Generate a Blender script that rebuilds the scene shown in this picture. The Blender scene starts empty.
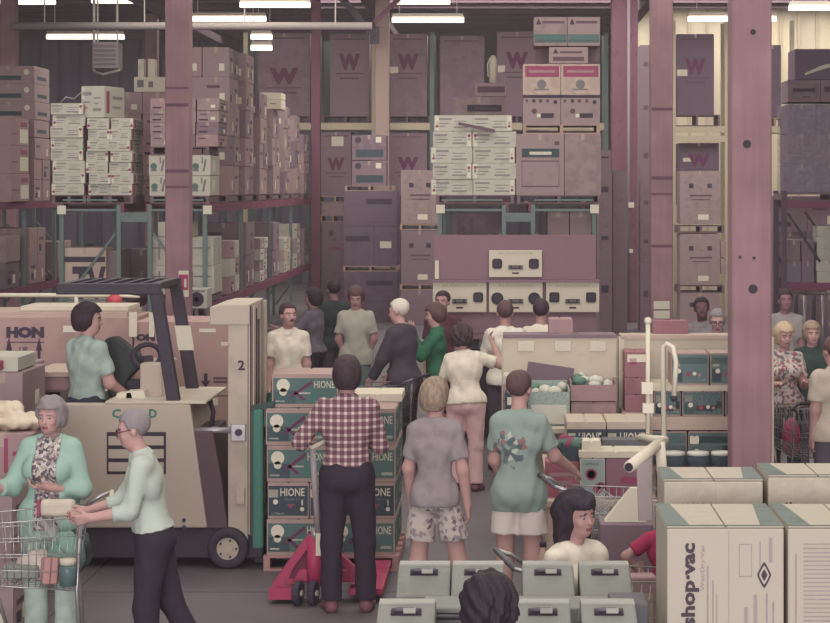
import bpy, math, random
import numpy as np
from mathutils import Vector, Matrix
random.seed(7)
SC = bpy.context.scene
COL = SC.collection
# ------------------------------------------------------------------ camera
CAM_H, FPX, VPX, VPY = 2.95, 2000.0, 500.0, 188.0
cam = bpy.data.cameras.new('camera')
cam.sensor_width = 36.0
cam.lens = FPX / 830.0 * 36.0
cam.shift_x = (415.0 - VPX) / 830.0
cam.shift_y = (VPY - 311.5) / 830.0
cam.clip_end = 300
cam_ob = bpy.data.objects.new('camera', cam)
COL.objects.link(cam_ob)
cam_ob.location = (0, 0, CAM_H)
cam_ob.rotation_euler = (math.pi / 2, 0, 0)
SC.camera = cam_ob
# ------------------------------------------------------------------ world, lights, exposure
w = bpy.data.worlds.new('world')
SC.world = w
w.use_nodes = True
w.node_tree.nodes['Background'].inputs[0].default_value = (0.92, 0.87, 0.95, 1)
w.node_tree.nodes['Background'].inputs[1].default_value = 0.6
def area(name, x, y, z, sx, sy, power, col, tilt=0.0):
    l = bpy.data.lights.new(name, 'AREA')
    l.shape = 'RECTANGLE'; l.size = sx; l.size_y = sy
    l.energy = power; l.color = col
    o = bpy.data.objects.new(name, l); COL.objects.link(o)
    o.location = (x, y, z); o.rotation_euler = (tilt, 0, 0)
    return o
WARM = (1.0, 0.95, 0.84)
area('added_front_fill', -1.0, -30.0, 5.5, 26, 9, 11500, (1.0, .96, .93), math.pi / 2)  # added fill lamp behind the camera for frontal light, not a modelled door
area('ceiling_fill_front', -0.5, 7.5, 7.3, 12, 7, 560, WARM)  # this and the overhead lamps below are added, standing in for fluorescent rows
area('ceiling_fill_middle', -0.5, 17.0, 7.3, 13, 7, 700, WARM)
area('ceiling_fill_rack_aisle', -1.0, 27.0, 7.4, 14, 4, 520, WARM)
area('ceiling_fill_far', 0.0, 40.0, 7.5, 18, 7, 1550, WARM)
area('ceiling_fill_back', 3.0, 48.6, 7.5, 16, 2.5, 750, WARM)
area('ceiling_fill_rear_bay', -8.0, 55.0, 7.35, 14, 6, 500, WARM)
SC.view_settings.view_transform = 'Standard'
SC.view_settings.look = 'None'
SC.view_settings.gamma = 1.0
SC.view_settings.use_curve_mapping = False
SC.view_settings.exposure = -0.03
SC.cycles.max_bounces = 6
SC.cycles.diffuse_bounces = 4
# ------------------------------------------------------------------ helpers
def PX(x, Y): return (x - VPX) * Y / FPX
def PZ(y, Y): return CAM_H - (y - VPY) * Y / FPX
def lin(c):
    c = c / 255.0
    return c / 12.92 if c <= 0.04045 else ((c + 0.055) / 1.055) ** 2.4
def S(r, g, b):
    # colours of an old faded print: a little less saturated than first noted
    m = .35 * r + .4 * g + .25 * b
    r, g, b = (m + (c - m) * .80 for c in (r, g, b))
    return (lin(r * .975), lin(g * .972), lin(b * 1.015), 1.0)
MATS = {}
def M(key, rgb=None, rough=0.85, var=0.10, scale=9.0, bump=0.0, metal=0.0, emit=0.0, spec=0.25, stretch=None):
    if key in MATS: return MATS[key]
    m = bpy.data.materials.new(key); m.use_nodes = True
    nt = m.node_tree; b = nt.nodes['Principled BSDF']
    c = S(*rgb)
    b.inputs['Roughness'].default_value = rough
    b.inputs['Metallic'].default_value = metal
    b.inputs['Specular IOR Level'].default_value = spec
    if var > 0:
        tc = nt.nodes.new('ShaderNodeTexCoord')
        mp = nt.nodes.new('ShaderNodeMapping')
        mp.inputs['Scale'].default_value = stretch or (1, 1, 1)
        nz = nt.nodes.new('ShaderNodeTexNoise')
        nz.inputs['Scale'].default_value = scale; nz.inputs['Detail'].default_value = 4
        nt.links.new(tc.outputs['Object'], mp.inputs[0]); nt.links.new(mp.outputs[0], nz.inputs['Vector'])
        oi = nt.nodes.new('ShaderNodeObjectInfo')
        ad = nt.nodes.new('ShaderNodeMath'); ad.operation = 'MULTIPLY_ADD'
        ad.inputs[1].default_value = 0.35; nt.links.new(oi.outputs['Random'], ad.inputs[0])
        nt.links.new(nz.outputs['Fac'], ad.inputs[2])
        mx = nt.nodes.new('ShaderNodeMix'); mx.data_type = 'RGBA'
        mr = nt.nodes.new('ShaderNodeMapRange'); mr.inputs[1].default_value = 0.45; mr.inputs[2].default_value = 0.6
        nt.links.new(ad.outputs[0], mr.inputs[0]); nt.links.new(mr.outputs[0], mx.inputs[0])
        mx.inputs[6].default_value = tuple(v * (1 - var) for v in c[:3]) + (1,)
        mx.inputs[7].default_value = tuple(min(1, v * (1 + var)) for v in c[:3]) + (1,)
        nt.links.new(mx.outputs[2], b.inputs['Base Color'])
        if bump:
            bp = nt.nodes.new('ShaderNodeBump'); bp.inputs['Strength'].default_value = bump
            bp.inputs['Distance'].default_value = 0.02
            nt.links.new(nz.outputs['Fac'], bp.inputs['Height']); nt.links.new(bp.outputs[0], b.inputs['Normal'])
    else:
        b.inputs['Base Color'].default_value = c
    if emit:
        b.inputs['Emission Color'].default_value = c; b.inputs['Emission Strength'].default_value = emit
    MATS[key] = m
    return m
def mesh(verts, faces, mat, smooth=False):
    me = bpy.data.meshes.new('m')
    me.from_pydata([tuple(v) for v in verts], [], [tuple(f) for f in faces])
    for x in (mat if isinstance(mat, (list, tuple)) else [mat]): me.materials.append(x)
    if smooth: me.shade_smooth()
    me.update()
    return me
def link(name, data, parent=None, loc=(0, 0, 0), rot=(0, 0, 0), scale=None):
    o = bpy.data.objects.new(name, data); COL.objects.link(o)
    o.location = loc; o.rotation_euler = rot
    if scale: o.scale = scale
    if parent: o.parent = parent
    if data is not None: data.name = name
    return o
LABELS = {}
def tag(o, label, cat, group=None, kind=None):
    o['label'] = label; o['category'] = cat
    if group: o['group'] = group
    if kind: o['kind'] = kind
    return o
def thing(name, label, cat, loc=(0, 0, 0), rz=0.0, group=None):
    o = link(name, None, None, loc, (0, 0, rz))
    o.empty_display_size = 0.1
    return tag(o, label, cat, group)
def structure(o):
    o['kind'] = 'structure'; return o
ORD = ['first', 'second', 'third', 'fourth', 'fifth', 'sixth', 'seventh', 'eighth', 'ninth', 'tenth', 'eleventh', 'twelfth']
CUBES = {}
def cube(mat):
    if mat.name not in CUBES:
        v = [(x, y, z) for x in (-.5, .5) for y in (-.5, .5) for z in (-.5, .5)]
        f = [(0, 1, 3, 2), (4, 6, 7, 5), (0, 4, 5, 1), (2, 3, 7, 6), (0, 2, 6, 4), (1, 5, 7, 3)]
        CUBES[mat.name] = mesh(v, f, mat)
    return CUBES[mat.name]
def pbox(name, parent, c, size, mat, rot=(0, 0, 0)):
    me = cube(mat); n = me.name
    o = bpy.data.objects.new(name, me); COL.objects.link(o)
    o.location = c; o.scale = size; o.rotation_euler = rot
    if parent: o.parent = parent
    return o
def bar(name, parent, a, b, w, h, mat):
    """rectangular bar from a to b (local to parent)"""
    a = Vector(a); b = Vector(b); d = b - a
    q = d.to_track_quat('Y', 'Z')
    o = pbox(name, parent, (a + b) / 2, (w, d.length, h), mat)
    o.rotation_euler = q.to_euler()
    return o
def tube_data(pts, r, n=8, closed=False):
    """verts, faces of a tube along pts"""
    pts = [Vector(p) for p in pts]; V = []; F = []; m = len(pts)
    up = Vector((0, 0, 1)); prev = None
    for i, p in enumerate(pts):
        if closed: t = pts[(i + 1) % m] - pts[i - 1]
        else: t = pts[min(i + 1, m - 1)] - pts[max(i - 1, 0)]
        t.normalize()
        if prev is None:
            ref = up if abs(t.z) < 0.9 else Vector((1, 0, 0))
            u = t.cross(ref).normalized()
        else:
            u = (prev - t * prev.dot(t)).normalized()
        prev = u; v = t.cross(u)
        rr = r[i] if isinstance(r, (list, tuple)) else r
        for k in range(n):
            a = 2 * math.pi * k / n
            V.append(p + (u * math.cos(a) + v * math.sin(a)) * rr)
    for i in range(m if closed else m - 1):
        for k in range(n):
            a = i * n + k; b = i * n + (k + 1) % n; j = (i + 1) % m
            F.append((a, b, j * n + (k + 1) % n, j * n + k))
    if not closed:
        F.append(tuple(range(n - 1, -1, -1))); F.append(tuple((m - 1) * n + k for k in range(n)))
    return V, F
def tube(name, parent, pts, r, mat, n=8, closed=False):
    V, F = tube_data(pts, r, n, closed)
    return link(name, mesh(V, F, mat, True), parent)
def multi(name, parent, datas, mat, smooth=False):
    V = []; F = []
    for v, f in datas:
        o = len(V); V += list(v); F += [tuple(i + o for i in q) for q in f]
    return link(name, mesh(V, F, mat, smooth), parent)
def boxdata(c, s):
    x, y, z = c; a, b, d = s[0] / 2, s[1] / 2, s[2] / 2
    v = [(x + i * a, y + j * b, z + k * d) for i in (-1, 1) for j in (-1, 1) for k in (-1, 1)]
    f = [(0, 1, 3, 2), (4, 6, 7, 5), (0, 4, 5, 1), (2, 3, 7, 6), (0, 2, 6, 4), (1, 5, 7, 3)]
    return v, f
def prism_data(prof, y0, y1):
    """profile [(x,z)...] counter-clockwise seen from -Y, extruded y0..y1"""
    n = len(prof)
    A = sum(prof[i][0] * prof[(i + 1) % n][1] - prof[(i + 1) % n][0] * prof[i][1] for i in range(n))
    if A < 0: prof = prof[::-1]
    V = [(x, y0, z) for x, z in prof] + [(x, y1, z) for x, z in prof]
    F = [tuple(range(n)), tuple(range(2 * n - 1, n - 1, -1))]
    F += [(i, i + n, (i + 1) % n + n, (i + 1) % n) for i in range(n)]
    F = [F[0], F[1]] + [(a, b, c, d) for a, b, c, d in F[2:]]
    return V, F
def bevel(o, wd, seg=2):
    md = o.modifiers.new('bevel', 'BEVEL'); md.width = wd; md.segments = seg; md.limit_method = 'ANGLE'
    return o
def prism(name, parent, prof, y0, y1, mat, bev=0.0):
    V, F = prism_data(prof, y0, y1)
    o = link(name, mesh(V, F, mat), parent)
    if bev: bevel(o, bev)
    return o
def disc(name, parent, c, r, thick, mat, axis='Y', n=20, sq=0.0):
    """a short cylinder (or rounded square with sq>0) with axis through c"""
    prof = []
    for k in range(n):
        a = 2 * math.pi * k / n
        ca, sa = math.cos(a), math.sin(a)
        if sq: 
            e = 2 / (2 + 6 * sq); ca = math.copysign(abs(ca) ** e, ca); sa = math.copysign(abs(sa) ** e, sa)
        prof.append((ca * r, sa * r))
    V, F = prism_data(prof, -thick / 2, thick / 2)
    if axis == 'X': V = [(-y, x, z) for x, y, z in V]
    if axis == 'Z': V = [(x, -z, y) for x, y, z in V]
    return link(name, mesh(V, F, mat), parent, c)
TXT = {}
def text_mesh(s, bold=0.0, outline=False):
    key = (s, bold)
    if key not in TXT:
        cu = bpy.data.curves.new('t', 'FONT'); cu.body = s; cu.size = 1.0; cu.resolution_u = 2
        cu.offset = bold; cu.extrude = 0.0
        ob = bpy.data.objects.new('t', cu); COL.objects.link(ob)
        bpy.context.view_layer.update()
        me = bpy.data.meshes.new_from_object(ob)
        bpy.data.objects.remove(ob)
        co = np.zeros(len(me.vertices) * 3); me.vertices.foreach_get('co', co); co = co.reshape(-1, 3)
        f = [tuple(p.vertices) for p in me.polygons]
        bpy.data.meshes.remove(me)
        co[:, 0] -= co[:, 0].min(); co[:, 1] -= co[:, 1].min()
        TXT[key] = (co, f, co[:, 0].max(), co[:, 1].max())
    return TXT[key]
def lettering(parent, s, x0, x1, z0, z1, y, mat, bold=0.0, turn=0, face='F', name='lettering', shear=0.0):
    """text fitted in a rectangle on a plane facing -Y (face F) or +X (face R); turn=1 reads upwards"""
    co, f, W, H = text_mesh(s, bold)
    V = []
    for a, b, _ in co:
        u, v = a / W, b / H
        u = u + shear * (v - .5)
        if turn: u, v = 1 - v, u
        p = (x0 + u * (x1 - x0), z0 + v * (z1 - z0))
        V.append((p[0], y, p[1]) if face == 'F' else (y, p[0], p[1]))
    return link(name, mesh(V, f, mat), parent)
# ------------------------------------------------------------------ palette
TAN = M('cardboard_tan', (156, 131, 126), .9, .10, 7, .1)
TANP = M('cardboard_pink', (166, 130, 126), .9, .08, 7, .1)
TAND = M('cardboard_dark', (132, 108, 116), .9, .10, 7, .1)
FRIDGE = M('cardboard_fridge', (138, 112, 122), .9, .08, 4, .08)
TANL = M('cardboard_light', (190, 164, 144), .9, .08, 7, .1)
WHT = M('carton_white', (190, 184, 162), .85, .08, 8, .08)
CREAM = M('carton_cream', (212, 200, 170), .85, .05, 8)
INK = M('ink_dark', (74, 60, 78), .8, 0)
INKG = M('ink_grey', (128, 118, 118), .8, 0)
INKN = M('ink_newsprint', (148, 140, 132), .8, 0)
INKB = M('ink_brown', (104, 78, 88), .8, 0)
INKR = M('ink_red', (162, 68, 98), .8, 0)
INKM = M('ink_maroon', (118, 54, 90), .8, 0)
TEALP = M('print_teal', (84, 116, 110), .8, .08, 20)
TEALD = M('print_teal_dark', (64, 78, 86), .8, .10, 20)
PAPER = M('paper_white', (222, 212, 182), .85, .03)
TAPE = M('tape_tan', (178, 150, 132), .45, .05)
WOOD = M('pallet_wood', (170, 138, 118), .9, .18, 6, .2, stretch=(1, 6, 6))
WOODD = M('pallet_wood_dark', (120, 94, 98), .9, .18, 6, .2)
STEELG = M('rack_green', (104, 122, 116), .6, .10, 10)
RED = M('rack_red', (130, 62, 90), .6, .10, 8)
YEL = M('rack_yellow', (200, 184, 148), .6, .06, 8)
DARK = M('dark_paint', (66, 56, 70), .6, .10, 12)
BLACK = M('black_plastic', (58, 48, 62), .6, .08, 12)
STEEL = M('steel_wire', (168, 160, 158), .4, .05, metal=.5)
FLB = M('forklift_beige', (186, 168, 146), .6, .07, 5, .03)
FLG = M('forklift_green', (62, 122, 102), .55, .08, 8)
PJR = M('jack_red', (182, 48, 88), .5, .12, 8)
RUB = M('rubber', (66, 56, 68), .85, .12, 14)
WPIPE = M('pipe_white', (220, 208, 178), .5, .04)
GREYC = M('case_grey', (134, 137, 124), .6, .06, 10)
GREYD = M('case_grey_dark', (102, 100, 104), .6, .06, 10)
LTOP = M('case_lid', (172, 170, 154), .6, .05, 8)
BIN = M('bin_panel', (204, 190, 160), .8, .05, 20)
FILM = None
def post_material():
    m = bpy.data.materials.new('timber_post'); m.use_nodes = True
    nt = m.node_tree; b = nt.nodes['Principled BSDF']
    tc = nt.nodes.new('ShaderNodeTexCoord'); mp = nt.nodes.new('ShaderNodeMapping')
    mp.inputs['Scale'].default_value = (14, 14, .8)
    nz = nt.nodes.new('ShaderNodeTexNoise'); nz.inputs['Scale'].default_value = 1.5; nz.inputs['Detail'].default_value = 6
    nt.links.new(tc.outputs['Object'], mp.inputs[0]); nt.links.new(mp.outputs[0], nz.inputs['Vector'])
    n2 = nt.nodes.new('ShaderNodeTexNoise'); n2.inputs['Scale'].default_value = 2.2
    nt.links.new(tc.outputs['Object'], n2.inputs['Vector'])
    mx = nt.nodes.new('ShaderNodeMix'); mx.data_type = 'RGBA'
    mx.inputs[6].default_value = S(152, 108, 114); mx.inputs[7].default_value = S(176, 130, 130)
    nt.links.new(nz.outputs['Fac'], mx.inputs[0])
    m2 = nt.nodes.new('ShaderNodeMix'); m2.data_type = 'RGBA'; m2.blend_type = 'MULTIPLY'
    mr = nt.nodes.new('ShaderNodeMapRange'); mr.inputs[1].default_value = .35; mr.inputs[2].default_value = .65
    mr.inputs[3].default_value = .82; mr.inputs[4].default_value = 1.05
    nt.links.new(n2.outputs['Fac'], mr.inputs[0])
    m2.inputs[0].default_value = 1.0
    nt.links.new(mx.outputs[2], m2.inputs[6]); nt.links.new(mr.outputs[0], m2.inputs[7])
    nt.links.new(m2.outputs[2], b.inputs['Base Color']); b.inputs['Roughness'].default_value = .85
    bp = nt.nodes.new('ShaderNodeBump'); bp.inputs['Strength'].default_value = .3; bp.inputs['Distance'].default_value = .01
    nt.links.new(nz.outputs['Fac'], bp.inputs['Height']); nt.links.new(bp.outputs[0], b.inputs['Normal'])
    return m
POST = post_material()
def film_material():
    m = bpy.data.materials.new('stretch_film'); m.use_nodes = True
    nt = m.node_tree; b = nt.nodes['Principled BSDF']
    b.inputs['Base Color'].default_value = S(176, 164, 176); b.inputs['Roughness'].default_value = .3
    tc = nt.nodes.new('ShaderNodeTexCoord'); nz = nt.nodes.new('ShaderNodeTexNoise')
    nz.inputs['Scale'].default_value = 5; nz.inputs['Distortion'].default_value = 2
    nt.links.new(tc.outputs['Object'], nz.inputs['Vector'])
    mr = nt.nodes.new('ShaderNodeMapRange'); mr.inputs[1].default_value = .35; mr.inputs[2].default_value = .7
    mr.inputs[3].default_value = .08; mr.inputs[4].default_value = .38
    nt.links.new(nz.outputs['Fac'], mr.inputs[0]); nt.links.new(mr.outputs[0], b.inputs['Alpha'])
    return m
FILM = film_material()
def floor_material():
    m = bpy.data.materials.new('concrete_floor'); m.use_nodes = True
    nt = m.node_tree; b = nt.nodes['Principled BSDF']
    tc = nt.nodes.new('ShaderNodeTexCoord')
    n1 = nt.nodes.new('ShaderNodeTexNoise'); n1.inputs['Scale'].default_value = .7; n1.inputs['Detail'].default_value = 7
    n2 = nt.nodes.new('ShaderNodeTexNoise'); n2.inputs['Scale'].default_value = 30; n2.inputs['Detail'].default_value = 3
    nt.links.new(tc.outputs['Object'], n1.inputs['Vector']); nt.links.new(tc.outputs['Object'], n2.inputs['Vector'])
    ad = nt.nodes.new('ShaderNodeMath'); ad.operation = 'MULTIPLY_ADD'; ad.inputs[1].default_value = .3
    nt.links.new(n2.outputs['Fac'], ad.inputs[0]); nt.links.new(n1.outputs['Fac'], ad.inputs[2])
    mx = nt.nodes.new('ShaderNodeMix'); mx.data_type = 'RGBA'
    mr = nt.nodes.new('ShaderNodeMapRange'); mr.inputs[1].default_value = .4; mr.inputs[2].default_value = .9
    nt.links.new(ad.outputs[0], mr.inputs[0]); nt.links.new(mr.outputs[0], mx.inputs[0])
    mx.inputs[6].default_value = S(86, 76, 84); mx.inputs[7].default_value = S(116, 103, 108)
    nt.links.new(mx.outputs[2], b.inputs['Base Color']); b.inputs['Roughness'].default_value = .55
    return m
FLOORM = floor_material()
def corrugated(key, c1, c2, scale):
    m = bpy.data.materials.new(key); m.use_nodes = True
    nt = m.node_tree; b = nt.nodes['Principled BSDF']
    tc = nt.nodes.new('ShaderNodeTexCoord'); mp = nt.nodes.new('ShaderNodeMapping'); mp.inputs['Scale'].default_value = (1, 1, .15)
    wv = nt.nodes.new('ShaderNodeTexNoise'); wv.inputs['Scale'].default_value = scale
    nt.links.new(tc.outputs['Object'], mp.inputs[0]); nt.links.new(mp.outputs[0], wv.inputs['Vector'])
    mx = nt.nodes.new('ShaderNodeMix'); mx.data_type = 'RGBA'
    mr = nt.nodes.new('ShaderNodeMapRange'); mr.inputs[1].default_value = .35; mr.inputs[2].default_value = .65
    nt.links.new(wv.outputs['Fac'], mr.inputs[0]); nt.links.new(mr.outputs[0], mx.inputs[0])
    mx.inputs[6].default_value = S(*c1); mx.inputs[7].default_value = S(*c2)
    nt.links.new(mx.outputs[2], b.inputs['Base Color']); b.inputs['Roughness'].default_value = .8
    return m
WALLD = corrugated('wall_dark_sheet', (92, 84, 104), (114, 106, 122), 1.5)
WALLP = corrugated('wall_pale_sheet', (222, 206, 166), (200, 182, 158), 1.2)
CEILM = M('ceiling_deck', (110, 92, 108), .9, .12, 3)
TUBEL = M('fluorescent_glow', (255, 240, 205), .5, 0, emit=2.2)
FIXT = M('fixture_white', (200, 190, 170), .6, .04)
# ------------------------------------------------------------------ cartons, pallets, racks
def carton_mesh(wx, dy, hz, mat, c=.008):
    """one taped carton body: chamfered long edges and a groove where the two top flaps meet"""
    a = wx / 2
    c = min(c, wx * .1, hz * .1)
    prof = [(-a + c, 0), (a - c, 0), (a, c), (a, hz - c), (a - c, hz), (.012, hz), (0, hz - .008), (-.012, hz), (-a + c, hz), (-a, hz - c), (-a, c)]
    V, F = prism_data(prof, -dy / 2, dy / 2)
    return mesh(V, F, mat)
def carton(name, label, cat, x0, x1, Y, dep, z0, z1, mat, group=None, prints=(), tape=None, rot=0.0):
    """top-level carton whose front face is at depth Y; prints are laid on the front (F) or right (R) face in 0..1 units"""
    W, H = x1 - x0, z1 - z0
    o = link(name, carton_mesh(W, dep, H, mat), None, ((x0 + x1) / 2, Y + dep / 2, z0), (0, 0, rot))
    tag(o, label, cat, group)
    yf = -dep / 2
    if tape:
        t = .05 if W > .3 else .03
        V = [(-t / 2, yf - .002, H - min(.09, H * .3)), (t / 2, yf - .002, H - min(.09, H * .3)), (t / 2, yf - .002, H + .002), (-t / 2, yf - .002, H + .002),
             (t / 2, -yf, H + .002), (-t / 2, -yf, H + .002)]
        link('tape', mesh(V, [(0, 1, 2, 3), (3, 2, 4, 5)], tape), o)
    for p in prints:
        face = 'F'; kind = p[0]
        if kind in ('FR', 'R'):
            pass
        if kind == 'r':      # rectangle on front: ('r', u0, v0, u1, v1, mat)
            _, u0, v0, u1, v1, m = p[:6]
            pbox(p[6] if len(p) > 6 else 'printed_panel', o, ((u0 + u1 - 1) / 2 * W, yf - .001, (v0 + v1) / 2 * H), ((u1 - u0) * W, .004, (v1 - v0) * H), m)
        elif kind == 'R':    # rectangle on the right side face
            _, u0, v0, u1, v1, m = p[:6]
            pbox(p[6] if len(p) > 6 else 'printed_panel', o, (W / 2 + .001, (u0 + u1 - 1) / 2 * dep, (v0 + v1) / 2 * H), (.004, (u1 - u0) * dep, (v1 - v0) * H), m)
        elif kind == 't':    # text: ('t', str, u0, v0, u1, v1, mat, bold, turn)
            _, s, u0, v0, u1, v1, m, bold, turn = p
            lettering(o, s, (u0 - .5) * W, (u1 - .5) * W, v0 * H, v1 * H, yf - .005, m, bold, turn)
        elif kind == 'd':    # disc: ('d', u, v, r metres, mat, squareness)
            _, u, v, r, m, sq = p
            disc('printed_mark', o, ((u - .5) * W, yf - .001, v * H), r, .006, m, sq=sq, n=14)
        elif kind == 'g':    # polygon in uv: ('g', [(u,v)...], mat)
            pr = [((u - .5) * W, v * H) for u, v in p[1]]
            prism('printed_mark', o, pr, yf - .004, yf + .001, p[2])
    return o
def cbox(name, label, cat, px0, py0, px1, py1, Y, dep, mat, **k):
    return carton(name, label, cat, PX(px0, Y), PX(px1, Y), Y, dep, PZ(py1, Y), PZ(py0, Y), mat, **k)
def pallet(label, x0, x1, Y, dep, z0, mat=None, h=.13, group=None):
    mat = mat or WOODD
    t = thing('pallet', label, 'pallet', ((x0 + x1) / 2, Y + dep / 2, z0), 0, group)
    W = x1 - x0
    for i in range(3):
        pbox('stringer', t, ((i - 1) * (W / 2 - .025), 0, h / 2), (.05, dep, h - .036), mat)
    for i in range(5):
        pbox('deck_board', t, (0, -dep / 2 + .05 + i * (dep - .1) / 4, h - .009), (W, .1, .018), mat)
    for i in range(3):
        pbox('bottom_board', t, (0, -dep / 2 + .05 + i * (dep - .1) / 2, .009), (W, .1, .018), mat)
    return t
def stack(desc, where, x0, x1, Y, dep, z0, z1, nx, ny, nz, mats, name='carton', prints=None, jit=.012, tape=TAPE, skip=None, keep_from=0):
    """a stack of separate cartons; every one is labelled by its layer and place"""
    W = (x1 - x0) / nx; D = dep / ny; Hh = (z1 - z0) / nz
    colw = {1: [''], 2: ['left', 'right'], 3: ['left', 'middle', 'right'], 4: ['leftmost', 'inner left', 'inner right', 'rightmost']}[nx]
    roww = {1: [''], 2: ['front', 'rear'], 3: ['front', 'central', 'rear']}[ny]
    for k in range(nz):
        lay = 'single layer' if nz == 1 else ('bottom layer' if k == 0 else 'top layer' if k == nz - 1 else ORD[k] + ' layer')
        for j in range(ny):
            for i in range(nx):
                if skip and skip(i, j, k): continue
                m = mats[(k * 3 + i * 2 + j + int(x0 * 7) + int(Y)) % len(mats)] if isinstance(mats, list) else mats
                jx = random.uniform(-jit, jit); jy = random.uniform(-jit, jit)
                pos = ' '.join(q for q in (roww[j], colw[i]) if q)
                lab = f"{desc}, {lay}{' ' + pos if pos else ''}, {where}"
                pr = prints(i, j, k) if prints else ()
                carton(name, lab, 'carton', x0 + i * W + .006 + jx, x0 + (i + 1) * W - .006 + jx, Y + j * D + jy + .006, D - .012,
                       z0 + k * Hh, z0 + (k + 1) * Hh - .003, m, prints=pr, tape=tape)
def marks(i, j, k):
    """sparse shipping marks"""
    r = random.Random(i * 31 + j * 17 + k * 7 + 3)
    out = []
    if r.random() < .7: out.append(('r', .15, .62, .15 + r.uniform(.2, .5), .72, INKB))
    if r.random() < .5: out.append(('r', .62, .2, .82, .45, PAPER, 'shipping_label'))
    if r.random() < .4: out.append(('r', .1, .15, .5, .28, INK))
    if r.random() < .8: out.append(('R', .2, .55, .7, .66, INKB))
    if r.random() < .55: out.append(('R', .55, .18, .72, .5, PAPER, 'shipping_label'))
    if r.random() < .4: out.append(('R', .2, .15, .45, .4, INK))
    return out
def newsprint(i, j, k):
    """white cartons printed all over with small type and a red seal"""
    r = random.Random(i * 11 + j * 5 + k * 13)
    out = [('r', .04, .70, .04 + r.uniform(.3, .42), .82, INKN), ('r', .06, .46, .38, .52, INKN), ('r', .06, .28, .30, .33, INKN),
           ('r', .52, .60, .84, .65, INKN), ('r', .50, .20, .86, .30, INKN), ('r', .55, .42, .75, .47, INKN)]
    e = .93 if (i + k) % 2 else .07
    out += [('r', e - .05, .04, e + .05, .96, PAPER, 'end_strip'), ('d', e, .72 if k % 2 else .3, .022, INKR, 0), ('r', e - .02, .42, e + .02, .6, INKN)]
    out += [('R', .1, .15, .25, .85, INKR), ('R', .4, .6, .9, .7, INKN), ('R', .4, .3, .8, .38, INKN)]
    return out
def pallet_rack(label, x0, x1, Ys, levels, top, beam=RED, front_beam=True, brace=1, deck=True):
    """pallet rack seen end-on: upright posts, bracing, beams running away from the viewer"""
    t = thing('pallet_rack', label, 'rack', ((x0 + x1) / 2, Ys[0], 0))
    a = (x1 - x0) / 2; y0 = Ys[0]
    for Yv in Ys:
        for sx in (-1, 1):
            pbox('upright_post', t, (sx * (a - .03), Yv - y0, top / 2), (.062, .07, top), STEELG)
        z = .25; f = brace
        while z < top - .5:
            bar('diagonal_brace', t, (-f * (a - .08), Yv - y0, z), (f * (a - .08), Yv - y0, z + 1.0), .035, .035, STEELG)
            z += 1.02; f = -f
    for zl in levels:
        for yv in (Ys if True else ()):
            if yv == Ys[0] and front_beam:
                pbox('frame_strut', t, (0, yv - y0, zl - .03), (2 * a, .05, .035), STEELG)
                pbox('frame_strut', t, (0, yv - y0, zl + .12), (2 * a - .1, .05, .025), STEELG)
        for i in range(len(Ys) - 1):
            for sx in (-1, 1):
                pbox('load_beam', t, (sx * (a + .012), (Ys[i] + Ys[i + 1]) / 2 - y0, zl), (.05, Ys[i + 1] - Ys[i] - .02, .13), beam)
            if deck:
                L = Ys[i + 1] - Ys[i]
                for q in range(4):
                    pbox('deck_support', t, (0, Ys[i] - y0 + L * (q + .5) / 4, zl + .045), (2 * a, .06, .03), WOODD)
    return t
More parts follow.
